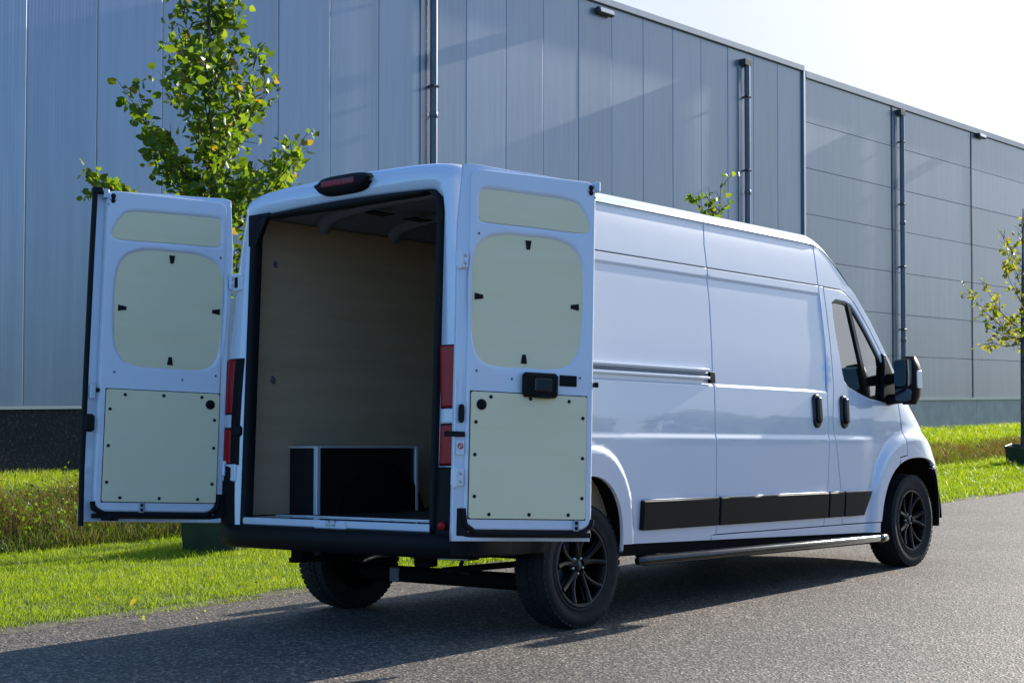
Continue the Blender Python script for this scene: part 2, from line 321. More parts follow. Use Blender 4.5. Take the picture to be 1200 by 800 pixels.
def panel(name, outline, f, m, parent, holes=(), us=None, vs=None, bevel=.006, depth=.02, step=.04, hbevel=None, hdepth=None, h0=0.):
    """a sheet cut to a 2-D outline (with holes), laid on the surface f(u,v), with rounded rim and a skirt. h0 = height above f"""
    loops = []
    for k, l in enumerate([outline, *holes]):
        l = resample(l, step)
        if (area(l) > 0) != (k == 0): l = l[::-1]
        loops.append(l)
    hb = bevel if hbevel is None else hbevel; hd = depth if hdepth is None else hdepth
    nrm = [loopnormals(l) for l in loops]           # points out of the material for all loops
    ins = [l-n*(bevel if k == 0 else hb) for k, (l, n) in enumerate(zip(loops, nrm))]
    lo, hi = ins[0].min(0), ins[0].max(0)
    us = np.arange(lo[0], hi[0], .06) if us is None else us; vs = np.arange(lo[1], hi[1], .06) if vs is None else vs
    us = us[(us > lo[0]) & (us < hi[0])]; vs = vs[(vs > lo[1]) & (vs < hi[1])]
    G = np.array(np.meshgrid(us, vs)).reshape(2, -1).T
    if len(G):
        k = inside(G, ins[0]); 
        for l in ins[1:]: k &= ~inside(G, l)
        G = G[k]
        if len(G):
            k = np.ones(len(G), bool)
            for l in ins: k &= segdist(G, l) > .008
            G = G[k]
    V = np.vstack(ins+[G]) if len(G) else np.vstack(ins)
    E = []; b0 = 0
    for l in ins: E += [(b0+i, b0+(i+1) % len(l)) for i in range(len(l))]; b0 += len(l)
    V2, E2, F2, *_ = delaunay_2d_cdt([Vector(q) for q in V], E, [], 0, 1e-7)
    V2 = np.array([tuple(q) for q in V2]); F2 = np.array([tuple(q) for q in F2 if len(q) == 3])
    c = V2[F2].mean(1); k = inside(c, ins[0])
    for l in ins[1:]: k &= ~inside(c, l)
    F2 = F2[k]
    def fn(P):
        e = 1e-3; p = f(P[:, 0], P[:, 1]); du = f(P[:, 0]+e, P[:, 1])-f(P[:, 0]-e, P[:, 1]); dv = f(P[:, 0], P[:, 1]+e)-f(P[:, 0], P[:, 1]-e)
        n = np.cross(du, dv); n /= np.linalg.norm(n, axis=1)[:, None]+1e-12
        return p, n, du/(2*e), dv/(2*e)
    OUT = fn.sign if hasattr(fn, 'sign') else getattr(f, 'sign', 1)
    p, n, _, _ = fn(V2); n = n*OUT
    verts = [p+n*h0]; norms = [n]; faces = [tuple(q) for q in F2]; base = len(V2)
    for k, (l, i_, nn) in enumerate(zip(loops, ins, nrm)):
        bb = bevel if k == 0 else hb; dd = depth if k == 0 else hd; L = len(l); rings = []
        p1, n1, du, dv = fn(i_); n1 = n1*OUT
        o3 = nn[:, :1]*du+nn[:, 1:]*dv; o3 /= np.linalg.norm(o3, axis=1)[:, None]+1e-12
        pl, nl, _, _ = fn(l); nl = nl*OUT
        rings.append((p1+n1*h0, n1))
        mid = (i_+l)/2+nn*bb*.2; pm, nm, _, _ = fn(mid); nm = nm*OUT; q = nm+o3; q /= np.linalg.norm(q, axis=1)[:, None]
        rings.append((pm+nm*(h0-bb*.3), q)); rings.append((pl+nl*(h0-bb), o3)); rings.append((pl+nl*(h0-max(dd, bb*1.01)), o3))
        for r_, (pp, qn) in enumerate(rings): verts.append(pp); norms.append(qn)
        for r_ in range(3):
            for i in range(L):
                a, b_ = base+r_*L+i, base+r_*L+(i+1) % L; faces.append((a, b_, b_+L, a+L))
        base += 4*L
    verts = np.vstack(verts); norms = np.vstack(norms); ff = []
    for q in faces:
        gn = np.cross(verts[q[1]]-verts[q[0]], verts[q[2]]-verts[q[0]])
        if np.linalg.norm(gn) < 1e-12: gn = np.cross(verts[q[2]]-verts[q[0]], verts[q[-1]]-verts[q[0]])
        ff.append(q if gn@norms[list(q)].sum(0) >= 0 else q[::-1])
    me = bpy.data.meshes.new(name); me.from_pydata([tuple(q) for q in verts], [], ff)
    me.polygons.foreach_set('use_smooth', [True]*len(ff)); me.update()
    me.normals_split_custom_set_from_vertices([tuple(q) for q in norms])
    return link(name, me, m, parent)
def rrect(x0, z0, x1, z1, r, n=6):
    rr = [r]*4 if np.isscalar(r) else r; out = []
    for (cx, cz, a0, q) in ((x1-rr[0], z0+rr[0], -90, rr[0]), (x1-rr[1], z1-rr[1], 0, rr[1]), (x0+rr[2], z1-rr[2], 90, rr[2]), (x0+rr[3], z0+rr[3], 180, rr[3])):
        for i in range(n+1):
            a = R(a0+90*i/n); out.append((cx+q*math.cos(a), cz+q*math.sin(a)))
    return out
def smooth_poly(pts, n=5):
    P = arr(pts); k = len(P); out = []
    for i in range(k):
        p0, p1, p2, p3 = P[i-1], P[i], P[(i+1) % k], P[(i+2) % k]
        for j in range(n):
            t_ = j/n; out.append(.5*((2*p1)+(-p0+p2)*t_+(2*p0-5*p1+4*p2-p3)*t_**2+(-p0+3*p1-3*p2+p3)*t_**3))
    return [tuple(q) for q in out]

# ------------------------------------------------------------------ terrain
def road_edge(x): return 1.78+.045*np.clip(np.asarray(x, float), -30, 60)
def hnoise(x, y):
    return (np.sin(x*1.3+y*.7)+np.sin(x*.53-y*1.9+1.2)+np.sin(x*2.9+y*2.3+.4)*.5)/2.5
def road_z(y): return -.029*(np.clip(y, -3.2, 9)+.9)
def ground_z(x, y):
    x = np.asarray(x, float); y = np.asarray(y, float); ye = road_edge(x)
    zr = road_z(np.minimum(y, ye))
    lift = .0055*np.clip(x-2, 0, 40)
    d = np.clip(y-ye, 0, None)
    z_l = -.015*np.minimum(d, 4)+lift*sm(d, .3, 3.)+.012*hnoise(x, y)*sm(d, .05, .6)+.02*sm(d, 0, .12)
    bank = (.34-.0025*np.clip(x-2, 0, 40))*sm(y, 6.0, 8.4)+.06*sm(y, 8.4, 9.7)+.05*hnoise(x*.8, y)*sm(y, 5.8, 6.6)
    return zr+z_l+bank
xs = np.concatenate([[-700, -300, -120, -60, -30], np.arange(-16, 46, .5), [50, 60, 80, 120, 200, 400, 900]])
ysl = np.concatenate([[0, .03, .08, .14, .25, .45], np.arange(.7, 9, .3), [10, 12, 16, 30, 80, 300, 900]])
mb = MB(); P = np.zeros((len(xs), len(ysl), 3))
for i, x in enumerate(xs):
    yy = float(road_edge(x))+ysl; zz = ground_z(np.full(len(yy), x), yy)
    P[i, :, 0] = x; P[i, :, 1] = yy; P[i, :, 2] = zz
    P[i, 0, 2] -= .05
mb.grid(P, flip=True); lawn = mb.build('lawn', 'soil'); tag(lawn, kind='structure')
mb = MB(); ysr = np.array([-900, -300, -80, -30, -12, -6, -4, -3.2, -2, -.9, .2, 1., 1.5, 1.]); P = np.zeros((len(xs), 14, 3))
for i, x in enumerate(xs):
    yy = ysr.copy(); yy[-1] = road_edge(x)+.05
    yy[-1] = max(yy[-1], yy[-2]+.01)
    P[i, :, 0] = x; P[i, :, 1] = yy; P[i, :, 2] = road_z(yy)
mb.grid(P, flip=True); road = mb.build('road', 'asphalt'); tag(road, kind='structure')

# sandy, ragged edge where the lawn meets the asphalt
xe = np.arange(-8, 40, .09); mb = MB(); P = np.zeros((len(xe), 4, 3))
for i, x in enumerate(xe):
    e0 = float(road_edge(x)); a = .05+.035*math.sin(x*5.3)+.03*math.sin(x*13.7+math.sin(x*3.1))+rnd.uniform(-.012, .012)
    for j, yy in enumerate((e0-max(a, .01), e0-.01, e0+.06, e0+.16)): P[i, j] = (x, yy, float(road_z(np.array(yy)))+.001+(.005 if 0 < j else 0)+(.012 if j == 2 else 0)-(.02 if j == 3 else 0))
mb.grid(P, flip=True); tag(mb.build('soil_edge', 'verge'), kind='structure')
# grass blades: one mesh, blades as bent two-quad strips
def blades(name, m, xy, h, wd, tint, lean=.5, label=None, cat=None, root=None):
    n = len(xy); x, y = xy[:, 0], xy[:, 1]; z = ground_z(x, y)-.01 if root is None else root
    a = npr.uniform(0, 2*math.pi, n); b = npr.uniform(0, 2*math.pi, n); le = npr.uniform(.1, 1, n)*lean*h
    dx, dy = np.cos(a)*wd/2, np.sin(a)*wd/2; lx, ly = np.cos(b)*le, np.sin(b)*le
    V = np.zeros((n, 5, 3))
    V[:, 0] = np.c_[x-dx, y-dy, z]; V[:, 1] = np.c_[x+dx, y+dy, z]
    V[:, 2] = np.c_[x-dx*.75+lx*.35, y-dy*.75+ly*.35, z+h*.6]; V[:, 3] = np.c_[x+dx*.75+lx*.35, y+dy*.75+ly*.35, z+h*.6]
    V[:, 4] = np.c_[x+lx, y+ly, z+h*np.sqrt(np.clip(1-(le/h)**2*.4, .1, 1))]
    me = bpy.data.meshes.new(name); me.vertices.add(n*5); me.vertices.foreach_set('co', V.reshape(-1))
    base = np.arange(n)[:, None]*5
    tri = np.concatenate([base+np.array([[0, 1, 3]]), base+np.array([[0, 3, 2]]), base+np.array([[2, 3, 4]])], 1).reshape(-1)
    me.loops.add(len(tri)); me.loops.foreach_set('vertex_index', tri)
    me.polygons.add(n*3); me.polygons.foreach_set('loop_start', np.arange(n*3)*3); me.polygons.foreach_set('loop_total', np.full(n*3, 3))
    me.update(calc_edges=True); at = me.attributes.new('tint', 'FLOAT', 'POINT'); at.data.foreach_set('value', np.repeat(tint, 5))
    o = link(name, me, m); tag(o, kind='stuff'); return o
def scatter(n, x0, x1, d0, d1, fromedge=True):
    x = npr.uniform(x0, x1, n); d = npr.uniform(d0, d1, n); y = d+(road_edge(x) if fromedge else 0); return np.c_[x, y]
parts = []
for n, x0, x1, d0, d1, wd, hh in ((210000, -3.2, 4.0, -.10, 4.6, .0040, .047), (40000, 3, 10, -.03, 4.5, .008, .07), (110000, 9, 24, -.04, 4.6, .010, .075), (40000, 22, 45, -.04, 4.6, .018, .09)):
    q = scatter(n, x0, x1, d0, d1); dd = q[:, 1]-road_edge(q[:, 0])
    wob = .10*np.sin(q[:, 0]*3.1)+.06*np.sin(q[:, 0]*9+np.sin(q[:, 0]*31)); k = npr.uniform(0, 1, n) < np.clip((dd+.07+wob*.6)/.13, .04, 1)
    q = q[k]; n_ = len(q); pn = hnoise(q[:, 0]*2.1, q[:, 1]*2.3)*.6+hnoise(q[:, 0]*7.3+2, q[:, 1]*6.1)*.6
    h = hh*npr.uniform(.4, 1.15, n_)*(1+.4*pn)*(1+1.2*(npr.uniform(0, 1, n_) < .03)); tint = np.clip(.47+.17*pn+npr.normal(0, .2, n_), 0, 1)
    parts.append((q, h, np.full(n_, wd), tint))
cat_ = [np.concatenate(z_) for z_ in zip(*parts)]
g = blades('lawn_grass', 'grass', cat_[0], cat_[1], cat_[2], cat_[3], 1.35)
tag(g, 'short sunlit lawn grass between the road and the rough bank', 'grass')
parts = []
for n, x0, x1, y0, y1, wd, hlo, hhi, t0 in ((46000, -2, 7.5, 5.9, 7.9, .0065, .14, .46, .62), (26000, 12, 42, 5.9, 7.9, .014, .10, .34, .72)):
    q = np.c_[npr.uniform(x0, x1, n), npr.uniform(y0, y1, n)]; pn = hnoise(q[:, 0]*3.1, q[:, 1]*2.7)*.7+hnoise(q[:, 0]*8.3, q[:, 1]*9.1)*.5
    far = sm(q[:, 1], y1-.9, y1-.1); near = 1-sm(q[:, 1], y0, y0+.5)
    h = npr.uniform(hlo, hhi, n)*(1+.35*pn)*(1-.55*far)*(1-.5*near); tint = np.clip(t0+.28*pn+npr.normal(0, .25, n)-.45*far-.2*near, 0, 1); parts.append((q, h, np.full(n, wd), tint))
cat_ = [np.concatenate(z_) for z_ in zip(*parts)]
g = blades('rough_grass', 'rough', cat_[0], cat_[1], cat_[2], cat_[3], .95)
tag(g, 'tall dry rough grass and weeds on the bank below the warehouse', 'rough grass')
parts = []
for n, x0, x1, y0, y1, wd, hh in ((60000, -2, 8, 7.3, 9.95, .0065, .13), (70000, 9, 46, 6.6, 10.6, .016, .16)):
    q = np.c_[npr.uniform(x0, x1, n), npr.uniform(y0, y1, n)]; pn = hnoise(q[:, 0]*1.7, q[:, 1]*1.9)
    parts.append((q, hh*npr.uniform(.5, 1.2, n)*(1+.4*pn), np.full(n, wd), np.clip(.5+.3*pn+npr.normal(0, .2, n), 0, 1)))
cat_ = [np.concatenate(z_) for z_ in zip(*parts)]
g = blades('bank_grass', 'grass', cat_[0], cat_[1], cat_[2], cat_[3], .9)
tag(g, 'bright green grass along the top of the bank at the warehouse wall', 'grass')

# broad-leaved weeds among the rough grass
nw = 5200; wc = np.c_[npr.uniform(-2, 7, 420), npr.uniform(6.0, 7.5, 420)]; ci = npr.integers(0, 420, nw)
wxy = wc[ci]+npr.normal(0, .09, (nw, 2)); hw = npr.uniform(.04, .42, nw); wz = ground_z(wxy[:, 0], wxy[:, 1])+hw
WEED = (np.c_[wxy, wz], npr.uniform(.018, .042, nw), np.clip(npr.normal(.18+.5*hw, .2, nw), 0, 1))

# ------------------------------------------------------------------ warehouse
FA = R(1.44); FU = arr((math.cos(FA), math.sin(FA), 0)); FN = arr((math.sin(FA), -math.cos(FA), 0)); F0 = CAM-16*FN; F0[2] = 0
def facade_root(name, s, label):
    o = empty(name, tuple(F0+FU*s), (0, 0, FA)); return tag(o, label, 'warehouse')
# local axes of a facade root: X along the wall, Y into the building, Z up
wv = facade_root('warehouse', 10.4, 'large grey warehouse hall with vertical wall panels behind the white van')
def part_box(name, lo, hi, m, parent, bev=0):
    b_ = MB(); b_.box(lo, hi, bev); return b_.build(name, m, parent)
S0 = 10.4
me_panel = None
for k in range(-4, 19):
    x0 = k*1.0; x1 = x0+1.0
    b_ = MB(); g_ = .0015
    # panel with a shallow tongue at each vertical joint and two faint stiffening folds
    prof = [(g_, .012), (g_+.002, .004), (.016, 0), (.984, 0), (1-g_-.002, .004), (1-g_, .012)]
    P = np.array([[(px, py, z) for z in (1.145, 8.24)] for px, py in prof])
    b_.grid(P, smooth=False, flip=False); o = b_.build('cladding_panel', 'clad_v', wv); o.location = (x0-.02, npr.uniform(-.002, .002), 0)
part_box('wall', (-4.2, .0145, -.4), (19.05, 12, 8.25), 'joint', wv)
part_box('plinth', (-4.2, .004, -.4), (19.05, .014, 1.10), 'plinth_dark', wv)
part_box('sill_flashing', (-4.2, -.03, 1.10), (19.05, .03, 1.14), 'cap', wv)
part_box('roof_trim', (-4.2, -.06, 8.25), (19.06, .35, 8.37), 'trim', wv, .006)
part_box('corner_trim', (19.04, -.05, 1.1), (19.11, .03, 8.25), 'galv', wv)
wh = facade_root('warehouse', 29.55, 'grey warehouse hall with wide horizontal wall panels at the right of the picture')
for i, (a, b0) in enumerate(((0, 4.28), (4.30, 9.0), (9.02, 13.7), (13.72, 18.4), (18.42, 30))):
    for j in range(7):
        z0 = 1.18+j*1.0-.005; z1 = z0+1.0 if j < 6 else 8.13
        b_ = MB(); prof = [(z0+.006, .028), (z0+.0062, .0), (z1-.0062, .0), (z1-.006, .028)]
        P = np.array([[(x, py, z) for z, py in prof] for x in (a+.012, b0-.012)]); b_.grid(P, smooth=False)
        o = b_.build('cladding_panel', 'clad_h', wh); o.location = (0, npr.uniform(-.0015, .0015), 0)
    if i: part_box('joint_strip', (a-.045, -.012, 1.18), (a+.01, .02, 8.13), 'pipe_dark', wh)
part_box('wall', (0, .031, -.4), (30, 12, 8.13), 'joint', wh)
for a, b0 in ((-.02, 4.7), (4.72, 9.28), (9.29, 13.9), (13.91, 30)): part_box('plinth_panel', (a, .012, -.4), (b0-.012, .0305, 1.12), 'plinth', wh)
part_box('sill_flashing', (-.02, -.03, 1.12), (30, .03, 1.18), 'cap', wh)
part_box('roof_trim', (0, -.05, 8.13), (30, .35, 8.28), 'trim', wh, .006)
def downpipe(parent, x, z0, z1, hopper, Y=-.095):
    b_ = MB(); b_.tube([(x, Y, z0), (x, Y, z1)], .058, 16); o = b_.build('downpipe', 'pipe', parent)
    z = z1-.65
    while z > z0+.3:
        b_ = MB(); b_.box((x-.068, Y-.066, z-.018), (x+.068, Y+.066, z+.018), .008); b_.box((x-.018, Y+.05, z-.015), (x+.018, .0, z+.015)); b_.build('bracket', 'pipe_dark', o); z -= 1.5
    for zj in (z1-2.6, z1-5.4):
        b_ = MB(); b_.lathe([(.0585, zj-.05), (.066, zj-.045), (.066, zj+.04), (.0585, zj+.05)], 16, 'z', (x, Y, 0)); b_.build('pipe_socket', 'pipe', o)
    if hopper:
        b_ = MB(); b_.box((x-.16, -.15, z1-.02), (x+.10, -.005, z1+.11), .01); b_.build('hopper', 'pipe_dark', o)
    b_ = MB(); b_.box((x-.21, -.022, z0), (x-.12, -.0035, z1-.02)); b_.build('pipe_reflection', 'trim', o)  # flat strip stands in for the pipe's sunlit reflection in the wall
    return o
downpipe(wv, 17.44+.06-S0, .3, 8.2, False)
downpipe(wv, 26.98-S0, .3, 7.96, True)
downpipe(wh, 34.2-29.55, .3, 7.96, True)
def wall_lamp(s, z, label):
    o = empty('wall_floodlight', tuple(F0+FU*s+arr((0, 0, z))), (0, 0, FA)); tag(o, label, 'floodlight', 'floodlights under the roof edge')
    b_ = MB(); b_.box((-.03, -.05, -.03), (.03, 0, .03), .006); b_.build('bracket', 'pipe_dark', o)
    b_ = MB(); b_.box((-.24, -.12, -.06), (.24, -.02, .06), .02, Matrix.Rotation(R(-12), 4, 'X')); b_.build('lamp_housing', 'pipe_dark', o)
    b_ = MB(); b_.box((-.20, -.129, -.045), (.20, -.117, .04), .004, Matrix.Rotation(R(-12), 4, 'X')); b_.build('lamp_glass', 'clearlens', o)
wall_lamp(22.08, 8.09, 'black floodlight under the roof edge above the vertical wall panels')
wall_lamp(39.1, 8.08, 'small dark floodlight under the roof edge above the horizontal wall panels')

# ------------------------------------------------------------------ trees
def leaves_mesh(name, pts, dirs, size, tint, m, parent):
    n = len(pts); P = arr(pts); sz = np.asarray(size)
    a = npr.normal(0, 1, (n, 3))+arr(dirs)*.6+np.array([0, 0, -.35]); a /= np.linalg.norm(a, axis=1)[:, None]
    b = npr.normal(0, 1, (n, 3)); b -= a*np.sum(a*b, 1)[:, None]; b /= np.linalg.norm(b, axis=1)[:, None]
    c = np.cross(a, b); V = np.zeros((n, 6, 3)); w_ = .42
    # ovate leaf folded along its midrib: base, two shoulders, two upper flanks, tip
    for i, (l, s_, hgt) in enumerate(((0, 0, 0), (.35, w_, .12), (.75, w_*.7, .1), (1.05, 0, -.05), (.75, -w_*.7, .1), (.35, -w_, .12))):
        V[:, i] = P+sz[:, None]*(a*l+b*s_+c*hgt)
    me = bpy.data.meshes.new(name); me.vertices.add(n*6); me.vertices.foreach_set('co', V.reshape(-1)); base = np.arange(n)[:, None]*6
    q = np.concatenate([base+np.array([[0, 1, 2, 3]]), base+np.array([[0, 3, 4, 5]])], 1).reshape(-1)
    me.loops.add(len(q)); me.loops.foreach_set('vertex_index', q); me.polygons.add(n*2)
    me.polygons.foreach_set('loop_start', np.arange(n*2)*4); me.polygons.foreach_set('loop_total', np.full(n*2, 4))
    me.update(calc_edges=True); at = me.attributes.new('tint', 'FLOAT', 'POINT'); at.data.foreach_set('value', np.repeat(tint, 6))
    o = link(name, me, m, parent); tag(o, kind='stuff'); return o
def tree(base, H, trunk_r, limbs, label, leafm, per_m, leaf, seed, lean=(0, 0), group='young street trees on the grass verge'):
    """limbs: (start height, end offset (dx,dy,z)) ; twigs and leaves grow along the outer part of every limb"""
    rg = random.Random(seed); root = empty('young_tree', base); tag(root, label, 'tree', group)
    tp = []
    for i in range(13):
        q = i/12; tp.append((lean[0]*q+.03*math.sin(q*9+seed)*q, lean[1]*q+.03*math.cos(q*7+seed)*q, -.15+(H+.15)*q))
    b_ = MB(); b_.tube(tp, [trunk_r*(1-.88*i/12) for i in range(13)], 10); b_.build('trunk', 'bark', root)
    def tr_at(z):
        q = min(max((z+.15)/(H+.15), 0), 1)*12; i = min(int(q), 11); return arr(tp[i])*(1-q+i)+arr(tp[i+1])*(q-i)
    lb = MB(); tw = MB(); LP = []; LD = []
    def leafalong(p0, p1, dens):
        d = p1-p0; L = np.linalg.norm(d); n = int(L*dens+rg.random())
        for _ in range(n):
            u = rg.random(); q = p0+d*u+np.array([rg.gauss(0, .045), rg.gauss(0, .045), rg.gauss(-.02, .04)]); LP.append(q); LD.append(d/(L+1e-6))
    for (z0, end, fat, dn) in limbs:
        a = tr_at(z0); e = arr(end); k = 7; pts = []
        for i in range(k):
            q = i/(k-1); p = a*(1-q)+e*q; p = p+np.array([0, 0, -.16*np.linalg.norm(e-a)*math.sin(q*math.pi)*.6]); p = p+np.array([rg.gauss(0, .02), rg.gauss(0, .02), rg.gauss(0, .015)])*(0 < i < k-1); pts.append(p)
        lb.tube(pts, [fat*(1-.8*i/(k-1)) for i in range(k)], 6, cap=False)
        Lm = np.linalg.norm(e-a)
        for i in range(1, k-1):
            for r_ in range(2 if Lm > .5 else 1):
                if rg.random() < .9:
                    d = np.array([rg.gauss(0, 1), rg.gauss(0, 1), rg.gauss(.35, .7)]); d /= np.linalg.norm(d); dd = (e-a)/(Lm+1e-6)
                    d = d*.8+dd*.6; L = rg.uniform(.14, .36)*min(1, .4+Lm*.6)
                    q0 = pts[i]*(1-rg.random())+pts[i+1]*0 if False else pts[i]; q1 = q0+d*L
                    tw.tube([q0, (q0+q1)/2+np.array([0, 0, .015]), q1], [.006, .004, .002], 4, cap=False); leafalong(q0+(q1-q0)*.15, q1, per_m*dn)
            if i >= 2: leafalong(pts[i-1], pts[i], per_m*.7*dn)
        leafalong(pts[-2], pts[-1]+(pts[-1]-pts[-2])*.25, per_m*1.4*dn)
    lb.build('branches', 'twig', root)
    o = tw.build('twigs', 'twig', root); tag(o, kind='stuff')
    n = len(LP); tint = np.clip(npr.normal(.5, .24, n), 0, .93); tint[npr.uniform(0, 1, n) < .03] = 1.
    leaves_mesh('leaves', LP, LD, leaf*npr.uniform(.65, 1.3, n), tint, leafm, root)
    return root
rr2, ff2 = rt[:2], np.array([math.cos(YAW), math.sin(YAW)])
def off(dpx, py, mpp, dep):          # a crown point seen dpx right of the trunk, as an offset from the trunk's foot
    return lambda base: (rr2[0]*dpx*mpp+ff2[0]*dep, rr2[1]*dpx*mpp+ff2[1]*dep, (459-py)*mpp+1.31-base[2])
def ground_at(x, y): return float(ground_z(x, y))
# tree left of the van
B1 = (2.95, 4.72, ground_at(2.95, 4.72)); mp1 = .0077
L1 = []
for (pz, dx, py, dep, fat, dn) in ((266, -150, 200, .1, .013, 2.0), (330, -120, 226, -.35, .011, 1), (250, -82, 150, .3, .011, 1.3), (240, -85, 122, -.2, .011, 1.3), (260, -60, 165, -.5, .01, 1.3), (200, -55, 72, .2, .009, 1.2), (130, -52, 32, .2, .008, 1.0),
        (290, 105, 150, .15, .013, 1.1), (270, 92, 200, -.3, .011, .9), (250, 70, 165, .45, .011, 1.2), (190, 62, 80, .2, .01, 1.2), (200, 48, 104, -.4, .01, 1.2), (150, 40, 48, .3, .009, 1.2), (120, 22, 8, .1, .008, 1.2), (100, -42, 0, -.2, .008, 1.2),
        (300, 40, 215, -.5, .012, 1.2), (300, -30, 225, .5, .012, 1.2), (260, 20, 150, -.55, .011, 1.2), (240, -20, 130, .6, .011, 1.2), (220, 25, 110, .5, .01, 1.2), (210, -22, 92, -.5, .01, 1.2), (320, 62, 250, .4, .012, 1.), (330, -70, 260, .4, .012, 1.), (170, -8, 60, -.35, .008, 1.2), (60, 15, -40, .1, .006, 1.1), (60, -18, -60, .1, .006, 1), (30, 0, -100, 0, .005, 1.2),
        (340, 10, 275, -.45, .01, 1), (350, 30, 300, .4, .01, 1), (230, -48, 185, .2, .01, 1.3), (235, 45, 190, .1, .01, 1.3)):
    z0 = (459-pz)*mp1+1.31-B1[2]; L1.append((z0, off(dx, py, mp1, dep)(B1), fat, dn))
tree(B1, 5.35, .042, L1, 'leafy green young tree standing behind the open left rear door of the van', 'leaf', 34, .080, 3, lean=(-.05, .06))
B2 = (11.7, 5.1, ground_at(11.7, 5.1)); mp2 = .0115; L2 = []
for (pz, dx, py, dep, fat, dn) in ((262, 8, 207, 0, .008, .55), (262, -30, 224, .1, .008, .6), (275, -10, 232, -.2, .008, .45), (268, 10, 238, .25, .008, .5), (330, -45, 290, .2, .01, 1), (340, 50, 290, -.3, .01, 1), (350, -40, 310, -.5, .01, 1), (345, 35, 315, .5, .01, 1), (320, 25, 280, .4, .01, 1), (310, -25, 275, -.4, .01, 1)):
    L2.append(((459-pz)*mp2+1.31-B2[2], off(dx, py, mp2, dep)(B2), fat, dn))
tree(B2, 3.85, .04, L2, 'young tree behind the van roof of which only the top twigs show', 'leaf', 26, .08, 5)
B3 = (22.0, 5.08, ground_at(22.0, 5.08)); mp3 = .0165; L3 = []
for (pz, dx, py, dep, fat, dn) in ((390, -45, 330, .2, .012, .9), (400, -66, 338, 0, .012, .8), (400, -50, 380, -.3, .012, .9), (405, -38, 400, .3, .012, .9), (360, -28, 310, -.3, .01, .9), (380, -30, 360, .5, .011, .9), (340, -14, 285, .2, .01, .8), (320, -26, 276, -.1, .008, .35), (300, 4, 262, .1, .007, .6), (390, 45, 330, -.2, .012, .9), (400, 60, 350, .3, .012, .8), (400, 40, 385, .3, .012, .9), (360, 28, 300, .3, .01, .9), (370, 15, 340, -.5, .011, .9), (400, 8, 395, .5, .011, .9), (395, -10, 370, -.6, .011, .9)):
    L3.append(((459-pz)*mp3+1.31-B3[2], off(dx, py, mp3, dep)(B3), fat, dn))
tree(B3, 4.75, .075, L3, 'sparse young tree with yellowing leaves at the right edge of the picture', 'leaf_y', 21, .085, 9)
tag(leaves_mesh('bank_weeds', WEED[0], np.tile([0, 0, .6], (len(WEED[0]), 1)), WEED[1], WEED[2], 'leaf', None), 'leafy green weeds growing among the rough grass on the bank', 'weeds')
nf = 70; fx = npr.uniform(-2.5, 20, nf); fd = npr.normal(.0, .35, nf); fy_ = road_edge(fx)+fd
fz = np.where(fd < 0, road_z(fy_)+.012, ground_z(fx, fy_)+.05)
fl = leaves_mesh('fallen_leaves', np.c_[fx, fy_, fz], np.tile([0, 0, .1], (nf, 1)), npr.uniform(.03, .06, nf), np.clip(npr.normal(.8, .2, nf), 0, 1), 'leaf_y', None)
tag(fl, 'few fallen yellow leaves scattered along the edge of the road', 'fallen leaves')
# unseen wood added across the road for reflections: behind the camera's right shoulder, it shows only in the van's paint and glass
wp = []; ws = []
for k in range(46):
    tx, ty = -30+k*3.4+rnd.uniform(-1, 1), -36+rnd.uniform(-3, 3); H_ = rnd.uniform(3.2, 5.2)
    for _ in range(260):
        a = rnd.uniform(0, 6.283); q = rnd.random()**.5; zz = rnd.uniform(.06, 1); rr_ = 2.3*q*(math.sin(math.pi*min(1, .12+.88*zz))**.6)
        wp.append((tx+rr_*math.cos(a), ty+rr_*math.sin(a), H_*zz)); ws.append(rnd.uniform(.35, .8))
far = leaves_mesh('unseen_wood', wp, np.tile([0, 0, .1], (len(wp), 1)), np.array(ws), np.clip(npr.normal(.3, .2, len(wp)), 0, 1), 'leaf', None)
tag(far, 'unseen dark row of trees added across the road to be mirrored in the van', 'wood')
def tree_box(x, y, w0, h, label, rz):
    z = ground_at(x, y); o = empty('tree_watering_box', (x, y, z), (R(4), R(-3), rz)); tag(o, label, 'planter box', 'green boxes round the tree trunks')
    a, t_ = w0/2, .025; ab = a*.86
    for k in range(4):
        b_ = MB(); c = [(-ab, -ab, -.04), (ab, -ab, -.04), (a, -a, h), (-a, -a, h)]; ci = [(-ab+t_, -ab+t_, -.04), (ab-t_, -ab+t_, -.04), (a-t_, -a+t_, h), (-a+t_, -a+t_, h)]
        b_.add(c+ci, [(0, 1, 2, 3), (7, 6, 5, 4), (3, 2, 6, 7), (0, 4, 5, 1), (1, 5, 6, 2), (0, 3, 7, 4)]); b_.box((-a, -a-.012, h-.035), (a, -a+.004, h+.004), .005)
        q = b_.build('side_panel', 'greenbox', o); q.rotation_euler = (0, 0, k*math.pi/2)
    b_ = MB(); b_.box((-ab, -ab, h*.55), (ab, ab, h*.6)); b_.build('soil_fill', 'under', o)
tree_box(B1[0], B1[1]-.10, .56, .33, 'dark green box on the lawn under the open left rear door', .45)
tree_box(B3[0], B3[1], .62, .34, 'dark green box on the lawn at the right edge, round the sparse tree trunk', .2)

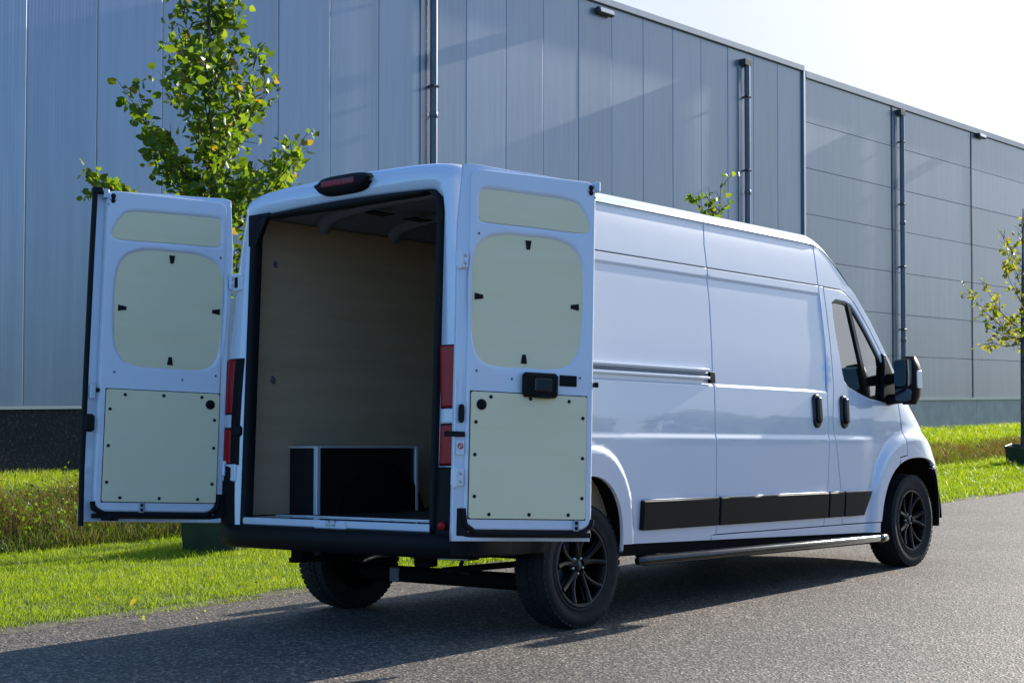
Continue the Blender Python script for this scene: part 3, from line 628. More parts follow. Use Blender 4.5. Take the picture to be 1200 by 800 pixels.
# ------------------------------------------------------------------ the van
RO, PI_ = .029, .027
def mrot(axis, a): return Matrix.Rotation(a, 4, axis)
o1 = Matrix.Translation((0, -.9, 0)); o2 = Matrix.Translation((1.015, 0, .345))
VM = o1 @ mrot('X', -RO) @ o1.inverted() @ o2 @ mrot('Y', PI_) @ o2.inverted()
van = empty('cargo_van'); van.matrix_world = VM
tag(van, 'white high roof cargo van with both rear doors swung open on the road', 'van')
_z = np.linspace(0, 2.8, 561)
_w = np.interp(_z, [.30, .40, .5, .7, 1.0, 1.2, 1.45, 1.6, 2.0, 2.2, 2.35, 2.43, 2.5], [.975, .99, 1.0, 1.015, 1.025, 1.025, 1.012, 1.0, .955, .927, .903, .885, .86])
_k = np.exp(-.5*(np.arange(-20, 21)/8.)**2); _k /= _k.sum(); _w = np.convolve(np.pad(_w, 20, mode='reflect', reflect_type='odd'), _k, 'valid')
def Wz(z): return np.interp(z, _z, _w)
def sell(x, z, cx, cz, a, b, e=2.4): return (np.abs((x-cx)/a)**e+np.abs(np.clip(z-cz, 0, None)/b)**e)
def bodyY(x, z):
    y = Wz(z)
    x0 = np.interp(z, [.3, .5, .864, 1.157, 1.347], [5.0, 4.98, 4.9, 4.70, 4.5])
    t_ = np.clip(x-x0, 0, None); y = y-.6*t_**4-.0*x
    rec = sm(z, 1.378, 1.398)*(1-sm(z, 2.062, 2.084))*sm(x, .40, .44)*(1-sm(x, 3.745+.03*(z-1.4), 3.775+.03*(z-1.4))); y = y-.010*rec
    fade = 1-sm(x, 4.2, 4.42); y = y+.009*(1-sm(z, 1.052, 1.088))*fade-.004*fade
    y = y+.010*sm(z, 2.405, 2.44)*(z < 2.6)
    y = y+.020*(1-sm(sell(x, z, 1.015, .40, .445, .60), .90, 1.10))*(x < 2)
    y = y+.034*(1-sm(sell(x, z, 5.05, .45, .72, .66), .80, 1.12))*(x > 4)
    return y
def side_f(s):
    def f(u, v): return np.c_[u, s*bodyY(u, v), v]
    f.sign = 1 if s < 0 else -1
    return f
zv = np.concatenate([np.arange(.40, 1.04, .02), np.arange(1.046, 1.096, .006), np.arange(1.12, 1.37, .05), np.arange(1.376, 1.402, .005), np.arange(1.44, 2.05, .07), np.arange(2.058, 2.09, .005), np.arange(2.10, 2.40, .04), np.arange(2.405, 2.45, .007)])
xu = np.unique(np.round(np.concatenate([np.arange(.30, .50, .02), np.arange(.5, 1.55, .02), np.arange(1.58, 3.72, .04), np.arange(3.74, 3.80, .012), np.arange(3.82, 5.9, .04)]), 3))
def arch(cx, cz, a, b, x_from, x_to, n=22, e=2.4, zb=.385):
    pts = [];
    for i in range(n+1):
        x = x_from+(x_to-x_from)*(.5-.5*math.cos(math.pi*i/n)); q = min(abs((x-cx)/a), 1.)**e; pts.append((x, cz+b*(1-q)**(1/e)))
    return pts
def zc(xz, z): return float(np.interp(z, [q[1] for q in xz], [q[0] for q in xz]))
SLR = [(2.345, .463), (2.325, .75), (2.32, 1.035), (2.332, 1.4), (2.338, 1.5), (2.38, 1.9), (2.384, 2.1), (2.39, 2.286), (2.43, 2.45)]
SLF = [(3.685, .456), (3.72, .731), (3.74, 1.1), (3.75, 1.38), (3.785, 1.74), (3.79, 2.127), (3.815, 2.45)]
FDR = [(3.947, .464), (3.907, .697), (3.829, 1.054), (3.806, 1.20), (3.843, 1.382), (3.86, 1.744), (3.862, 2.130)]
g_ = .003
ra = arch(1.015, .40, .34, .44, 1.355, .675)
sill_z, top_z, mid_z = .463, 2.432, 2.137
EC = [(3.83, 2.430), (3.889, 2.421), (3.96, 2.386), (4.11, 2.281), (4.22, 2.188), (4.327, 2.099), (4.504, 1.917), (4.752, 1.612), (4.80, 1.555)]
DA = [(3.862, 2.131), (4.10, 2.128), (4.18, 2.105), (4.285, 2.045), (4.46, 1.862), (4.70, 1.575), (4.775, 1.47)]   # top edge of the front door
def build_side(s):
    f = side_f(s); r = s < 0
    P_ = lambda n, o, h=(), **k: panel(n, o, f, k.pop('m', 'paint'), van, h, k.pop('us', xu), k.pop('vs', zv), bevel=k.pop('bevel', .004), depth=k.pop('depth', .022), step=.022, **k)
    # rear quarter with the wheel arch
    out = [(.30, .622), (.712, .622)]+[(x, z) for x, z in ra[::-1] if z > .63 or x > 1.0]+[(1.355, .445), (2.29, .428), (2.29, sill_z-.006)]+[(x-g_, z) for x, z in SLR if z < 2.13]+[(zc(SLR, mid_z)-g_, mid_z-g_), (.30, mid_z-g_)]
    P_('quarter_panel', out)
    panel('bumper_side', [(.27, .435), (.655, .435), (.68, .50), (.712, .615), (.27, .618)], f, 'plastic', van, bevel=.008, depth=.03, h0=.012)
    # lower sill below the doors
    P_('sill_panel', [(2.296, .428), (4.478, .386), (4.468, sill_z-.006), (2.296, sill_z-.006)])
    o = P_('sliding_door', [(x+g_, z) for x, z in SLR if z < 2.13]+[(zc(SLR, mid_z)+g_, mid_z-g_), (zc(SLF, mid_z)-g_, mid_z-g_)]+[(zc(SLF, z)-g_, z) for z in (1.9, 1.74, 1.55, 1.38, 1.1, .9, .731, sill_z)])
    sd = o
    P_('door_post', [(zc(SLF, z)+g_, z) for z in (sill_z, .731, .9, 1.1, 1.38, 1.55, 1.74, 1.9, mid_z-g_)]+[(zc(FDR, z)-g_, z) for z in (mid_z-g_, 1.744, 1.55, 1.382, 1.27, 1.20, 1.12, 1.054, .9, .697, sill_z)])
    # high roof side panels above the horizontal seam
    P_('upper_panel', [(.30, mid_z+g_), (zc(SLR, mid_z)-g_, mid_z+g_), (zc(SLR, 2.286)-g_, 2.286), (zc(SLR, top_z)-g_, top_z), (.30, top_z)])
    P_('upper_panel', [(zc(SLR, mid_z)+g_, mid_z+g_), (zc(SLF, mid_z)-g_, mid_z+g_), (zc(SLF, top_z)-g_, top_z), (zc(SLR, top_z)+g_, top_z), (zc(SLR, 2.286)+g_, 2.286)])
    P_('cab_pillar', [(zc(SLF, mid_z)+g_, mid_z+g_)]+[(x+.004, z+.006) for x, z in DA]+[(4.83, 1.50)]+EC[::-1][:-1]+[(zc(SLF, top_z)+g_, top_z)])
    # front door with window opening
    fa = [q for q in arch(5.05, .45, .56, .475, 4.492, 4.735) if q[1] > sill_z+.01]
    win = [(3.962, 2.03), (3.955, 1.93), (3.962, 1.80), (3.99, 1.56), (4.012, 1.475), (4.06, 1.432), (4.20, 1.395), (4.37, 1.355), (4.60, 1.335), (4.71, 1.335), (4.715, 1.42), (4.66, 1.545), (4.56, 1.68), (4.42, 1.845), (4.30, 1.975), (4.235, 2.03), (4.15, 2.048), (4.02, 2.052)]
    fd = [(x+g_, z) for x, z in FDR]+DA[1:]+[(4.80, 1.35), (4.838, 1.1), (4.858, .945), (4.745, .93)]+fa[::-1]+[(4.485, sill_z)]
    fdo = P_('front_door', fd, [win], hbevel=.01, hdepth=.04)
    fender = [(4.808, 1.35), (4.845, 1.1), (4.865, .938), (4.75, .922)]+[q for q in arch(5.05, .45, .56, .475, 4.75, 5.57) if q[1] > .84 or q[0] < 5.05]+[(5.28, .842), (5.5, .86), (5.75, .90), (5.75, 1.0), (5.4, 1.17), (5.1, 1.36), (4.87, 1.50), (4.785, 1.47)]
    P_('front_fender', fender)
    bump = [(5.285, .836)]+[q for q in arch(5.05, .45, .47, .455, 5.30, 5.515) if q[1] > .5]+[(5.515, .47), (5.53, .42), (5.56, .395), (5.65, .385), (5.80, .38), (5.80, .88), (5.5, .855)]
    P_('bumper_corner', bump, m='plastic', h0=.004)
    # black rub strips
    for par, a, b0, c in ((van, 1.528, zc(SLR, .6)-.006, 0), (sd, zc(SLR, .6)+.006, zc(SLF, .6)-.005, 0), (van, zc(SLF, .6)+.005, zc(FDR, .6)-.004, 0), (fdo, zc(FDR, .6)+.005, 4.327, -.1)):
        o2_ = rrect(a, .52, b0, .692, .012)
        if c: o2_ = [(x-.10*(z < .56), z) if x > 4.2 else (x, z) for x, z in o2_]
        pr = panel('rub_strip', o2_, f, 'plastic', par, bevel=.010, depth=.03, h0=.028, step=.08)
        pr.parent = par
        panel('edge_highlight', [(a+.01, .688), (b0-.006, .688), (b0-.006, .6985), (a+.01, .6985)], f, 'galv', pr, bevel=.002, depth=.02, h0=.022, step=.15)  # pale metal strip stands in for the highlight along the top edge
    # thin seam by the rear wheel and the flush fuel line
    # door handles
    for par, hx, hz in ((sd, 3.585, 1.25), (fdo, 3.965, 1.25)):
        hp = panel('door_handle', smooth_poly([(hx-.048, hz-.09), (hx, hz-.118), (hx+.048, hz-.09), (hx+.052, hz), (hx+.048, hz+.09), (hx, hz+.118), (hx-.048, hz+.09), (hx-.052, hz)], 3), f, 'gloss_black', par, bevel=.014, depth=.02, h0=.016, step=.03)
        panel('grip', rrect(hx-.022, hz-.085, hx+.03, hz+.095, .02, 4), f, 'gloss_black', hp, bevel=.012, depth=.02, h0=.036, step=.03)
    # window
    w1 = [q for q in win]
    def clip(poly, side_):
        out_ = []
        for i in range(len(poly)):
            a, b_ = arr(poly[i]), arr(poly[(i+1) % len(poly)]); fa_, fb_ = (side_(a), side_(b_))
            if fa_ > 0: out_.append(tuple(a))
            if fa_*fb_ < 0: out_.append(tuple(a+(b_-a)*fa_/(fa_-fb_)))
        return out_
    bl = lambda q: (q[0]-(4.205+(2.03-q[1])*.215))
    def gsurf(u, v): return np.c_[u, s*(bodyY(u, v)-.014), v]
    gsurf.sign = f.sign
    gp = panel('window_frame', w1, gsurf, 'gloss_black', fdo, [smooth_poly([((q[0]-4.28)*.955+4.27, (q[1]-1.68)*.945+1.68) for q in w1], 1)], bevel=.003, depth=.03, h0=.002)
    inner = [((q[0]-4.28)*.965+4.27, (q[1]-1.68)*.955+1.68) for q in w1]
    panel('window_glass', clip(inner, lambda q: -bl(q)), gsurf, 'glass', fdo, bevel=.001, depth=.002, h0=-.006)
    panel('quarter_glass', clip(inner, lambda q: bl(q)), gsurf, 'glass', fdo, bevel=.001, depth=.002, h0=-.006)
    panel('window_divider', [(4.188+(2.04-z)*.215+dx, z) for z, dx in ((1.345, 0), (1.345, .045), (2.04, .045), (2.04, 0))], gsurf, 'gloss_black', fdo, bevel=.004, depth=.03, h0=.008)
    # mirror
    plate = [(4.53, 1.34), (4.77, 1.33), (4.775, 1.47), (4.70, 1.60), (4.64, 1.685), (4.60, 1.69), (4.60, 1.60)]
    pm = panel('mirror_base', plate, f, 'plastic', fdo, bevel=.01, depth=.03, h0=.016)
    mi = empty('side_mirror', (4.60, s*1.20, 1.487), None, van)
    ob = MB()
    prof = []
    for i in range(13):                                # housing lofted bottom to top, fat in the middle
        q = i/12; z = -.175+.35*q; k = (1-abs(2*q-1)**3.2)**(1/2.4) if 0 < q < 1 else .28
        ring = []
        for j in range(16):
            a = 2*math.pi*j/16; cx, cy = math.cos(a), math.sin(a); ex = abs(cx)**.6*np.sign(cx); ey = abs(cy)**.7*np.sign(cy)
            ring.append((ex*.085*k+.03*(1-k), ey*.088*max(k, .55), z))
        ring.append(ring[0]); prof.append(ring)
    ob.grid(np.array(prof)); ob.add(prof[0][:-1], [tuple(range(16))]); ob.add(prof[-1][:-1], [tuple(range(16))[::-1]]); ob.build('mirror_housing', 'plastic', mi)
    def back(u, v): return np.c_[np.full(len(u), -.086), u, v]
    back.sign = -1
    panel('mirror_glass', rrect(-.068, -.045, .068, .15, .025, 4), back, mat('mirror_glass', (.06, .075, .08), .02, 1), mi, bevel=.004, depth=.006)
    panel('mirror_glass', rrect(-.064, -.15, .064, -.06, .02, 4), back, bpy.data.materials['mirror_glass'], mi, bevel=.004, depth=.006)
    def outw(u, v): return np.c_[u, np.full(len(u), s*.0895), v]
    outw.sign = 1 if s < 0 else -1
    panel('indicator_lens', rrect(-.03, -.06, .055, .07, .015, 3), outw, 'clearlens', mi, bevel=.006, depth=.02)
    ob = MB()
    for zz in (-.13, .02): ob.tube([(.02, -s*.06, zz), (.03, -s*.13, zz), (.05, -s*.24, zz-.01)], [.035, .04, .05], 8)
    ob.build('mirror_arm', 'plastic', mi)
for s in (-1, 1): build_side(s)
bpy.context.view_layer.update()
# sliding door rail on the right quarter panel, fuel flap free
f = side_f(-1)
def rail_part(name, z0, z1, x0, x1, h, m): return panel(name, rrect(x0, z0, x1, z1, .006, 2), f, m, van, bevel=.004, depth=.02, h0=h, step=.15)
rl = rail_part('door_rail', 1.418, 1.488, .62, 2.27, .012, 'paint')
for z0, z1, h in ((1.470, 1.486, .030), (1.420, 1.436, .030)): q = rail_part('rail_lip', z0, z1, .63, 2.265, h, 'paint'); q.parent = rl
q = rail_part('rail_slot', 1.442, 1.464, .64, 2.262, .016, 'pipe'); q.parent = rl
q = rail_part('rail_end_cap', 1.40, 1.468, 2.268, 2.327, .026, 'plastic'); q.parent = rl

# roof
rp = [(0, 2.556), (.2, 2.554), (.4, 2.548), (.56, 2.541), (.695, 2.53), (.775, 2.518), (.827, 2.503), (.862, 2.482), (.884, 2.455), (.893, 2.434)]
full = [(-y, z) for y, z in rp[::-1]]+rp[1:]
full = arr(full)
b_ = MB(); P = []
for x in [.30, .6, 1.0, 1.6, 2.2, 2.8, 3.3, 3.6, 3.8]:
    P.append([(x, y, z) for y, z in full])
E2 = [(3.83, 2.434), (3.889, 2.425), (3.96, 2.39), (4.11, 2.285), (4.22, 2.19)]
for k, (x, z) in enumerate(E2[1:], 1):
    w_ = float(Wz(z)); row = []
    for y, zz in full:
        sN = y/.893; row.append((x+.30*(1-sN*sN)*min(1, k/4)+.05*(1-sN**2), sN*w_, z+(zz-2.434)*max(.25, 1-.18*k)))
    P.append(row)
b_.grid(np.array(P)); b_.build('roof', 'paint', van)
lastrow = np.array(P[-1])
# roof side gutter line and front screen
b_ = MB(); P = [lastrow+np.array([0, 0, -.002])]
for (x, z, bul, cr_) in ((4.327, 2.10, .33, .04), (4.504, 1.918, .35, .03), (4.752, 1.612, .38, .02)):
    w_ = float(Wz(z))-.012; P.append([(x+bul*(1-(y/.893)**2), y/.893*w_, z+cr_*(1-(y/.893)**2)) for y, zz in full])
b_.grid(np.array(P)); b_.build('windscreen', 'glass', van)
b_ = MB(); P = []
for (x, z, bul, cr_) in ((4.76, 1.60, .38, .02), (4.87, 1.50, .40, .06), (5.1, 1.36, .40, .10), (5.4, 1.17, .36, .12), (5.75, 1.0, .24, .08)):
    w_ = float(bodyY(np.array([x]), np.array([z]))[0]); P.append([(x+bul*(1-(y/.893)**2), y/.893*w_, z+cr_*(1-(y/.893)**2)) for y, zz in full])
b_.grid(np.array(P)); b_.build('bonnet', 'paint', van)
b_ = MB(); P = [];
for (z, bul) in ((1.0, .24), (.9, .25), (.7, .27), (.5, .26), (.36, .2)):
    w_ = float(bodyY(np.array([5.78]), np.array([z]))[0]); P.append([(5.76+bul*(1-(y/.893)**2), y/.893*w_, z+.06*(z > .95)*(1-(y/.893)**2)) for y, zz in full])
b_.grid(np.array(P)); b_.build('front_bumper', 'plastic', van)

# rear frame: one U-shaped ring round the door opening, lofted from outer anchors to opening anchors
def outerU(n_side=26, n_top=14):
    O = [];
    for z in np.linspace(.45, 2.40, n_side): O.append((-float(Wz(z)), z))
    top = [(y, z) for y, z in full]; O += top[1:-1] if False else [tuple(q) for q in full]
    for z in np.linspace(2.40, .45, n_side): O.append((float(Wz(z)), z))
    return arr(O)
OU = outerU()
def innerU(O):
    I = []; r_ = .10
    for y, z in O:
        s_ = -1 if y < 0 else 1
        if z < 2.27: I.append((s_*.785, max(z, .56)))
        else:
            q = min(abs(y)/.893, 1)
            if z <= 2.41 and abs(y) > .8: # corner run
                a = (z-2.27)/.165; a = min(max(a, 0), 1)*math.pi/2; I.append((s_*(.685+.10*math.cos(a)), 2.275+.10*math.sin(a)))
            else: yy = min(abs(y)/.893, 1)*.69; I.append((s_*yy, 2.375+.018*(1-(yy/.69)**2)))
    return arr(I)
IU = innerU(OU)
# make the corner anchors monotone
XL = [.32, .15, .095, .062, .045, .040, .046, .062]; DL = [0, .003, .012, .035, .07, .11]
def frame_row(i, offs=0.):
    O, I = OU[i], IU[i]; L = np.linalg.norm(I-O); d = (I-O)/L; z = O[1]; row = []
    for x, dl in zip(XL[:6], DL): row.append((x-offs*(x < .1), *(O+d*(min(dl, L*(.2+.1*DL.index(dl)/.02) if L < .14 else dl)-offs*(x > .1)))))
    row.append((XL[6]-offs, *(I-d*.012))); row.append((XL[7], *I)); row.append((.09, *(I+d*.006)))
    return [(x+.035*(zz-.56), y, zz) for x, y, zz in row]
b_ = MB(); b_.grid(np.array([frame_row(i) for i in range(len(OU))]), flip=True); b_.build('rear_frame', 'paint', van)
# black rubber seal on the opening edge
b_ = MB(); P = []
for i in range(len(OU)):
    I, O = IU[i], OU[i]; d = (I-O)/np.linalg.norm(I-O); lx = .035*(I[1]-.56); zf = I[1]
    c = I-d*.004; P.append([(x+lx, *(c+d*q)) for x, q in ((.060, .004), (.036, .008), (.028, .018), (.032, .034), (.042, .046), (.07, .050), (.10, .046))])
b_.grid(np.array(P), flip=True); b_.build('door_seal', 'rubber', van)
for s_ in (1,):
    b_ = MB(); x0 = .036+.035*1.75; b_.add([(x0, s_*.80, 2.20), (x0, s_*.735, 2.20), (x0, s_*.62, 2.385), (x0, s_*.80, 2.385), (x0+.03, s_*.80, 2.20), (x0+.03, s_*.735, 2.20), (x0+.03, s_*.62, 2.385), (x0+.03, s_*.80, 2.385)], [(0, 3, 2, 1), (4, 5, 6, 7), (0, 1, 5, 4), (1, 2, 6, 5), (2, 3, 7, 6), (0, 4, 7, 3)]); b_.build('corner_gusset', 'rubber', van)
# sill plate and striker
part_box('sill_plate', (.035, -.775, .562), (.30, .775, .603), 'paint', van, .006)
part_box('door_striker', (.022, -.13, .556), (.06, .13, .598), 'paint', van, .008)
b_ = MB(); b_.box((.012, -.05, .575), (.03, -.03, .606), .004); b_.box((.012, .0, .575), (.03, .02, .606), .004); b_.box((.014, -.04, .578), (.026, .01, .588)); b_.build('striker_latch', 'galv', van)
part_box('threshold_strip', (.30, -.775, .604), (.335, .775, .609), 'alu', van)
# tail lights and bumper towers follow the corner
def corner_loft(name, z0, z1, d0, d1, offs, m, side, parent, n=10, nd=9):
    b_ = MB(); P = []
    cz = [z0, z0+.004]+list(np.linspace(z0+.012, z1-.012, n-4))+[z1-.004, z1]
    xs_, ds_ = XL[:6]+[XL[6]], DL+[.2]
    for k, z in enumerate(cz):
        row = []; w_ = float(Wz(z)); e = offs if 0 < k < n-1 else offs*.2
        dense = np.linspace(d0, d1, nd)
        for q in dense:      # d runs along the surface: negative = along the side
            if q < 0: x, y = .15-q, w_-.001; nx, ny = 0, 1
            else:
                a = min(q/.13, 1)*math.pi/2; x = .15-.108*math.sin(a) if q < .13 else .042+.02*(q-.13); y = w_-.10*(1-math.cos(a)) if q < .13 else w_-.10-(q-.13)
                nx, ny = (-math.sin(a), math.cos(a)) if q < .13 else (-1, 0)
            edge = offs*.15 if q in (dense[0], dense[-1]) else e
            row.append((x+nx*edge+.035*(z-.56), side*(y+ny*edge), z))
        P.append(row)
    b_.grid(np.array(P), flip=side < 0); return b_.build(name, m, parent)
for sd_ in (-1, 1):
    tl_ = corner_loft('tail_light', .905, 1.535, -.02, .235 if sd_ > 0 else .25, .010, 'plastic', sd_, van)
    dm = .185 if sd_ > 0 else .248
    corner_loft('red_lens', 1.208, 1.530, -.10, dm, .016, 'redlens', sd_, tl_)
    corner_loft('reverse_lens', 1.122, 1.204, -.10, dm, .015, 'clearlens', sd_, tl_)
    corner_loft('red_lens', .912, 1.118, -.10, dm, .016, 'redlens', sd_, tl_)
    corner_loft('bumper_tower', .44, .90, -.30, .20 if sd_ > 0 else .25, .020, 'plastic', sd_, van)
# rear bumper
b_ = MB(); P = []
for y in np.linspace(-.98, .98, 21):
    q = abs(y)/.98; x0 = -.035+.10*max(0, (q-.75)/.25)**2; P.append([(.30, y, .43), (x0+.03, y, .432), (x0, y, .455), (x0, y, .53), (x0+.02, y, .556), (.06, y, .560)])
b_.grid(np.array(P), flip=True); rb = b_.build('rear_bumper', 'plastic', van)
for y in (-.90,):
    b_ = MB(); b_.lathe([(0, -.006), (.018, -.006), (.022, .002), (.022, .012)], 16, 'x', (-.002, y*.965, .60)); b_.build('rear_reflector', 'redlens', van)
# brake light over the doors
b_ = MB(); P = []
for i in range(15):
    q = i/14*2-1; y = q*.215-.03; k = (1-abs(q)**4)**.5
    P.append([(.26, y, 2.535), (.14, y, 2.50+.035*k), (.085, y, 2.495+.035*k), (.062, y, 2.487+.012*k), (.060, y, 2.482-.020*k), (.075, y, 2.478-.050*k), (.12, y, 2.47-.055*k), (.2, y, 2.44)])
b_.grid(np.array(P), flip=True); bl_ = b_.build('brake_light', 'plastic', van)
b_ = MB(); b_.box((.052, -.15, 2.466), (.066, .12, 2.502), .006); o = b_.build('brake_lens', 'brake', bl_)
for i in range(5):
    b_ = MB(); y = .10-.036*i; b_.box((.0495, y-.012, 2.474), (.056, y+.012, 2.494), .004); b_.build('light_element', 'redlens', bl_)

# underbody
for lo, hi in (((.12, -.60, .44), (5.5, .60, .585)), ((.12, -.93, .455), (.62, -.60, .585)), ((.12, .60, .455), (.62, .93, .585)), ((1.40, -.95, .44), (4.42, -.60, .585)), ((1.40, .60, .44), (4.42, .95, .585))): part_box('underfloor', lo, hi, 'under', van)
for cx, cz, a, b0 in ((1.015, .40, .42, .52), (5.05, .45, .58, .56)):
    for s in (-1, 1):
        b_ = MB(); P = []
        for i in range(17):
            an = math.pi*i/16; x, z = cx+a*math.cos(an), cz+b0*math.sin(an); P.append([(x, s*.955, z), (x, s*.60, z)])
        b_.grid(np.array(P)); b_.add([(cx+a*math.cos(math.pi*i/16), s*.60, cz+b0*math.sin(math.pi*i/16)) for i in range(17)], [tuple(range(17))]); b_.build('wheel_arch_liner', 'under', van)
b_ = MB(); b_.tube([(1.015, -.75, .232), (1.015, .75, .232)], .05, 12); b_.build('rear_axle', 'under', van)
for s in (-1, 1):
    b_ = MB(); b_.box((.30, s*.62-.035, .33), (1.75, s*.62+.035, .36), .005); b_.box((.93, s*.62-.05, .30), (1.10, s*.62+.05, .40), .01); b_.build('leaf_spring', 'under', van)
    b_ = MB(); b_.box((.22, s*.50-.05, .36), (.32, s*.50+.05, .45), .01); b_.build('spring_hanger', 'under', van)
b_ = MB(); b_.box((.96, .40, .185), (1.07, .48, .275), .006); b_.build('axle_clamp', 'pipe', van)
b_ = MB(); b_.box((.50, -.60, .372), (.60, -.16, .384), .003, Matrix.Rotation(R(-1.0), 4, 'X')); b_.build('heat_shield', 'galv', van)
b_ = MB(); b_.tube([(.8, .10, .40), (.45, .08, .385), (.30, .0, .38), (.22, -.05, .375)], .016, 10, cap=False); b_.build('exhaust_pipe', 'galv', van)
b_ = MB(); b_.tube([(.9, -.2, .38), (.7, -.35, .30), (.55, -.55, .31)], .012, 6); b_.build('brake_hose', 'rubber', van)
b_ = MB(); b_.tube([(1.6, .25, .38), (3.2, .22, .36), (4.4, .1, .38)], [.05, .09, .05], 10); b_.build('silencer', 'under', van)

# load space
b_ = MB(); b_.box((.31, -.90, .586), (3.7, .90, .6035)); b_.build('cargo_floor', 'floor', van)
def lining(s):
    def f_(u, v): return np.c_[u, s*(.872-.03*(v-.6)/1.8), v]
    f_.sign = 1 if s > 0 else -1
    f_.sign = -f_.sign if False else (1 if s > 0 else -1)
    out_ = rrect(.15, .605, 3.65, 2.385, .06, 4)
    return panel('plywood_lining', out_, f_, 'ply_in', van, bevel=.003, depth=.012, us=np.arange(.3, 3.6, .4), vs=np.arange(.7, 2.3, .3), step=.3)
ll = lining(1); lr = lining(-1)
for x, z in ((.345, 2.125), (.335, 1.42)):
    b_ = MB(); b_.box((x-.012, .845, z-.02), (x+.012, .862, z+.02), .005); b_.lathe([(.013, -.003), (.018, 0), (.013, .003)], 12, 'y', (x, .84, z-.008)); b_.build('lashing_eye', 'pipe', ll)
part_box('bulkhead', (3.65, -.83, .60), (3.68, .83, 2.36), 'seat', van)
b_ = MB(); b_.grid(np.array([[(x, y*.97, z-.05) for y, z in full] for x in (.30, 1.2, 2.4, 3.65)]), flip=True); b_.build('inner_roof', 'roofin', van)
for x in (.74, 1.36, 1.98, 2.6, 3.2):
    b_ = MB(); P = []
    for y, z in full: k = abs(y)/.893; P.append([(x-.05, y*.96, z-.052), (x-.035, y*.955, z-.088-.02*k**4), (x+.035, y*.955, z-.088-.02*k**4), (x+.05, y*.96, z-.052)])
    b_.grid(np.array(P), flip=True); b_.build('roof_bow', 'roofin', van)
part_box('header_rail', (.20, -.72, 2.40), (.29, .72, 2.452), 'roofin', van, .01)
b_ = MB(); b_.box((.17, -.22, 2.385), (.215, .02, 2.408), .006); b_.build('header_latch', 'plastic', van)
for k in range(5): part_box('roof_opening', (.42+.34*k, .40, 2.444), (.58+.34*k, .50, 2.452), 'blackboard', van)
# boxed-in wheel arch with aluminium edges
for s in (1, -1):
    wb = part_box('wheel_arch_box', (.485, min(s*.615, s*.86), .604), (1.325, max(s*.615, s*.86), 1.008), 'blackboard', van)
    for lo, hi in (((.47, .598, .604), (.50, .63, 1.015)), ((1.315, .598, .604), (1.34, .63, 1.015)), ((.50, .598, 1.003), (1.315, .612, 1.016)), ((.472, .63, 1.003), (.49, .862, 1.016))):
        lo, hi = list(lo), list(hi)
        if s < 0: lo[1], hi[1] = -hi[1], -lo[1]
        b_ = MB(); b_.box(lo, hi, .003); b_.build('edge_profile', 'alu', wb)
# cab interior
part_box('dashboard', (4.55, -.85, 1.0), (4.95, .85, 1.35), 'seat', van, .05)
for y in (-.48, .48):
    st = part_box('seat', (3.86, y-.25, .75), (4.35, y+.25, 1.05), 'seat', van, .06)
    b_ = MB(); b_.box((3.80, y-.24, 1.0), (3.95, y+.24, 1.62), .06); b_.build('seat_back', 'seat', st)
    b_ = MB(); b_.box((3.82, y-.13, 1.64), (3.93, y+.13, 1.84), .05); b_.build('head_rest', 'seat', st)
b_ = MB(); b_.tube([(4.45+.07*math.cos(a), .45+.19*math.cos(a) if False else .45+.19*math.sin(a), 1.32+.17*math.cos(a)) for a in np.linspace(0, 2*math.pi, 21)], .016, 8, cap=False); b_.build('steering_wheel', 'seat', van)
part_box('cab_floor', (3.70, -.9, .60), (4.9, .9, .62), 'seat', van)
# side step bar
b_ = MB(); b_.tube([(1.50, -1.01, .345), (1.56, -1.025, .345), (4.50, -1.025, .345), (4.545, -1.015, .345)], [.022, .032, .032, .026], 16); sb = b_.build('side_step_bar', 'steel', van)
b_ = MB(); b_.tube([(4.42, -1.025, .345), (4.425, -1.025, .345), (4.535, -1.022, .345), (4.55, -1.02, .345)], [.030, .0345, .0345, .024], 16); b_.build('end_cap', 'steel', sb)
for x in (1.8, 2.9, 4.1): b_ = MB(); b_.box((x-.03, -1.01, .345), (x+.03, -.80, .365)); b_.box((x-.03, -.82, .345), (x+.03, -.80, .45)); b_.build('step_bracket', 'under', sb)
b_ = MB(); b_.add([(1.37, -.992, .452), (4.47, -.975, .392), (4.47, -.955, .345), (1.37, -.965, .375), (1.37, -.88, .452), (4.47, -.88, .392), (4.47, -.88, .345), (1.37, -.88, .375)], [(0, 3, 2, 1), (4, 5, 6, 7), (0, 1, 5, 4), (2, 3, 7, 6), (1, 2, 6, 5), (0, 4, 7, 3)]); b_.build('lower_sill', 'under', van)
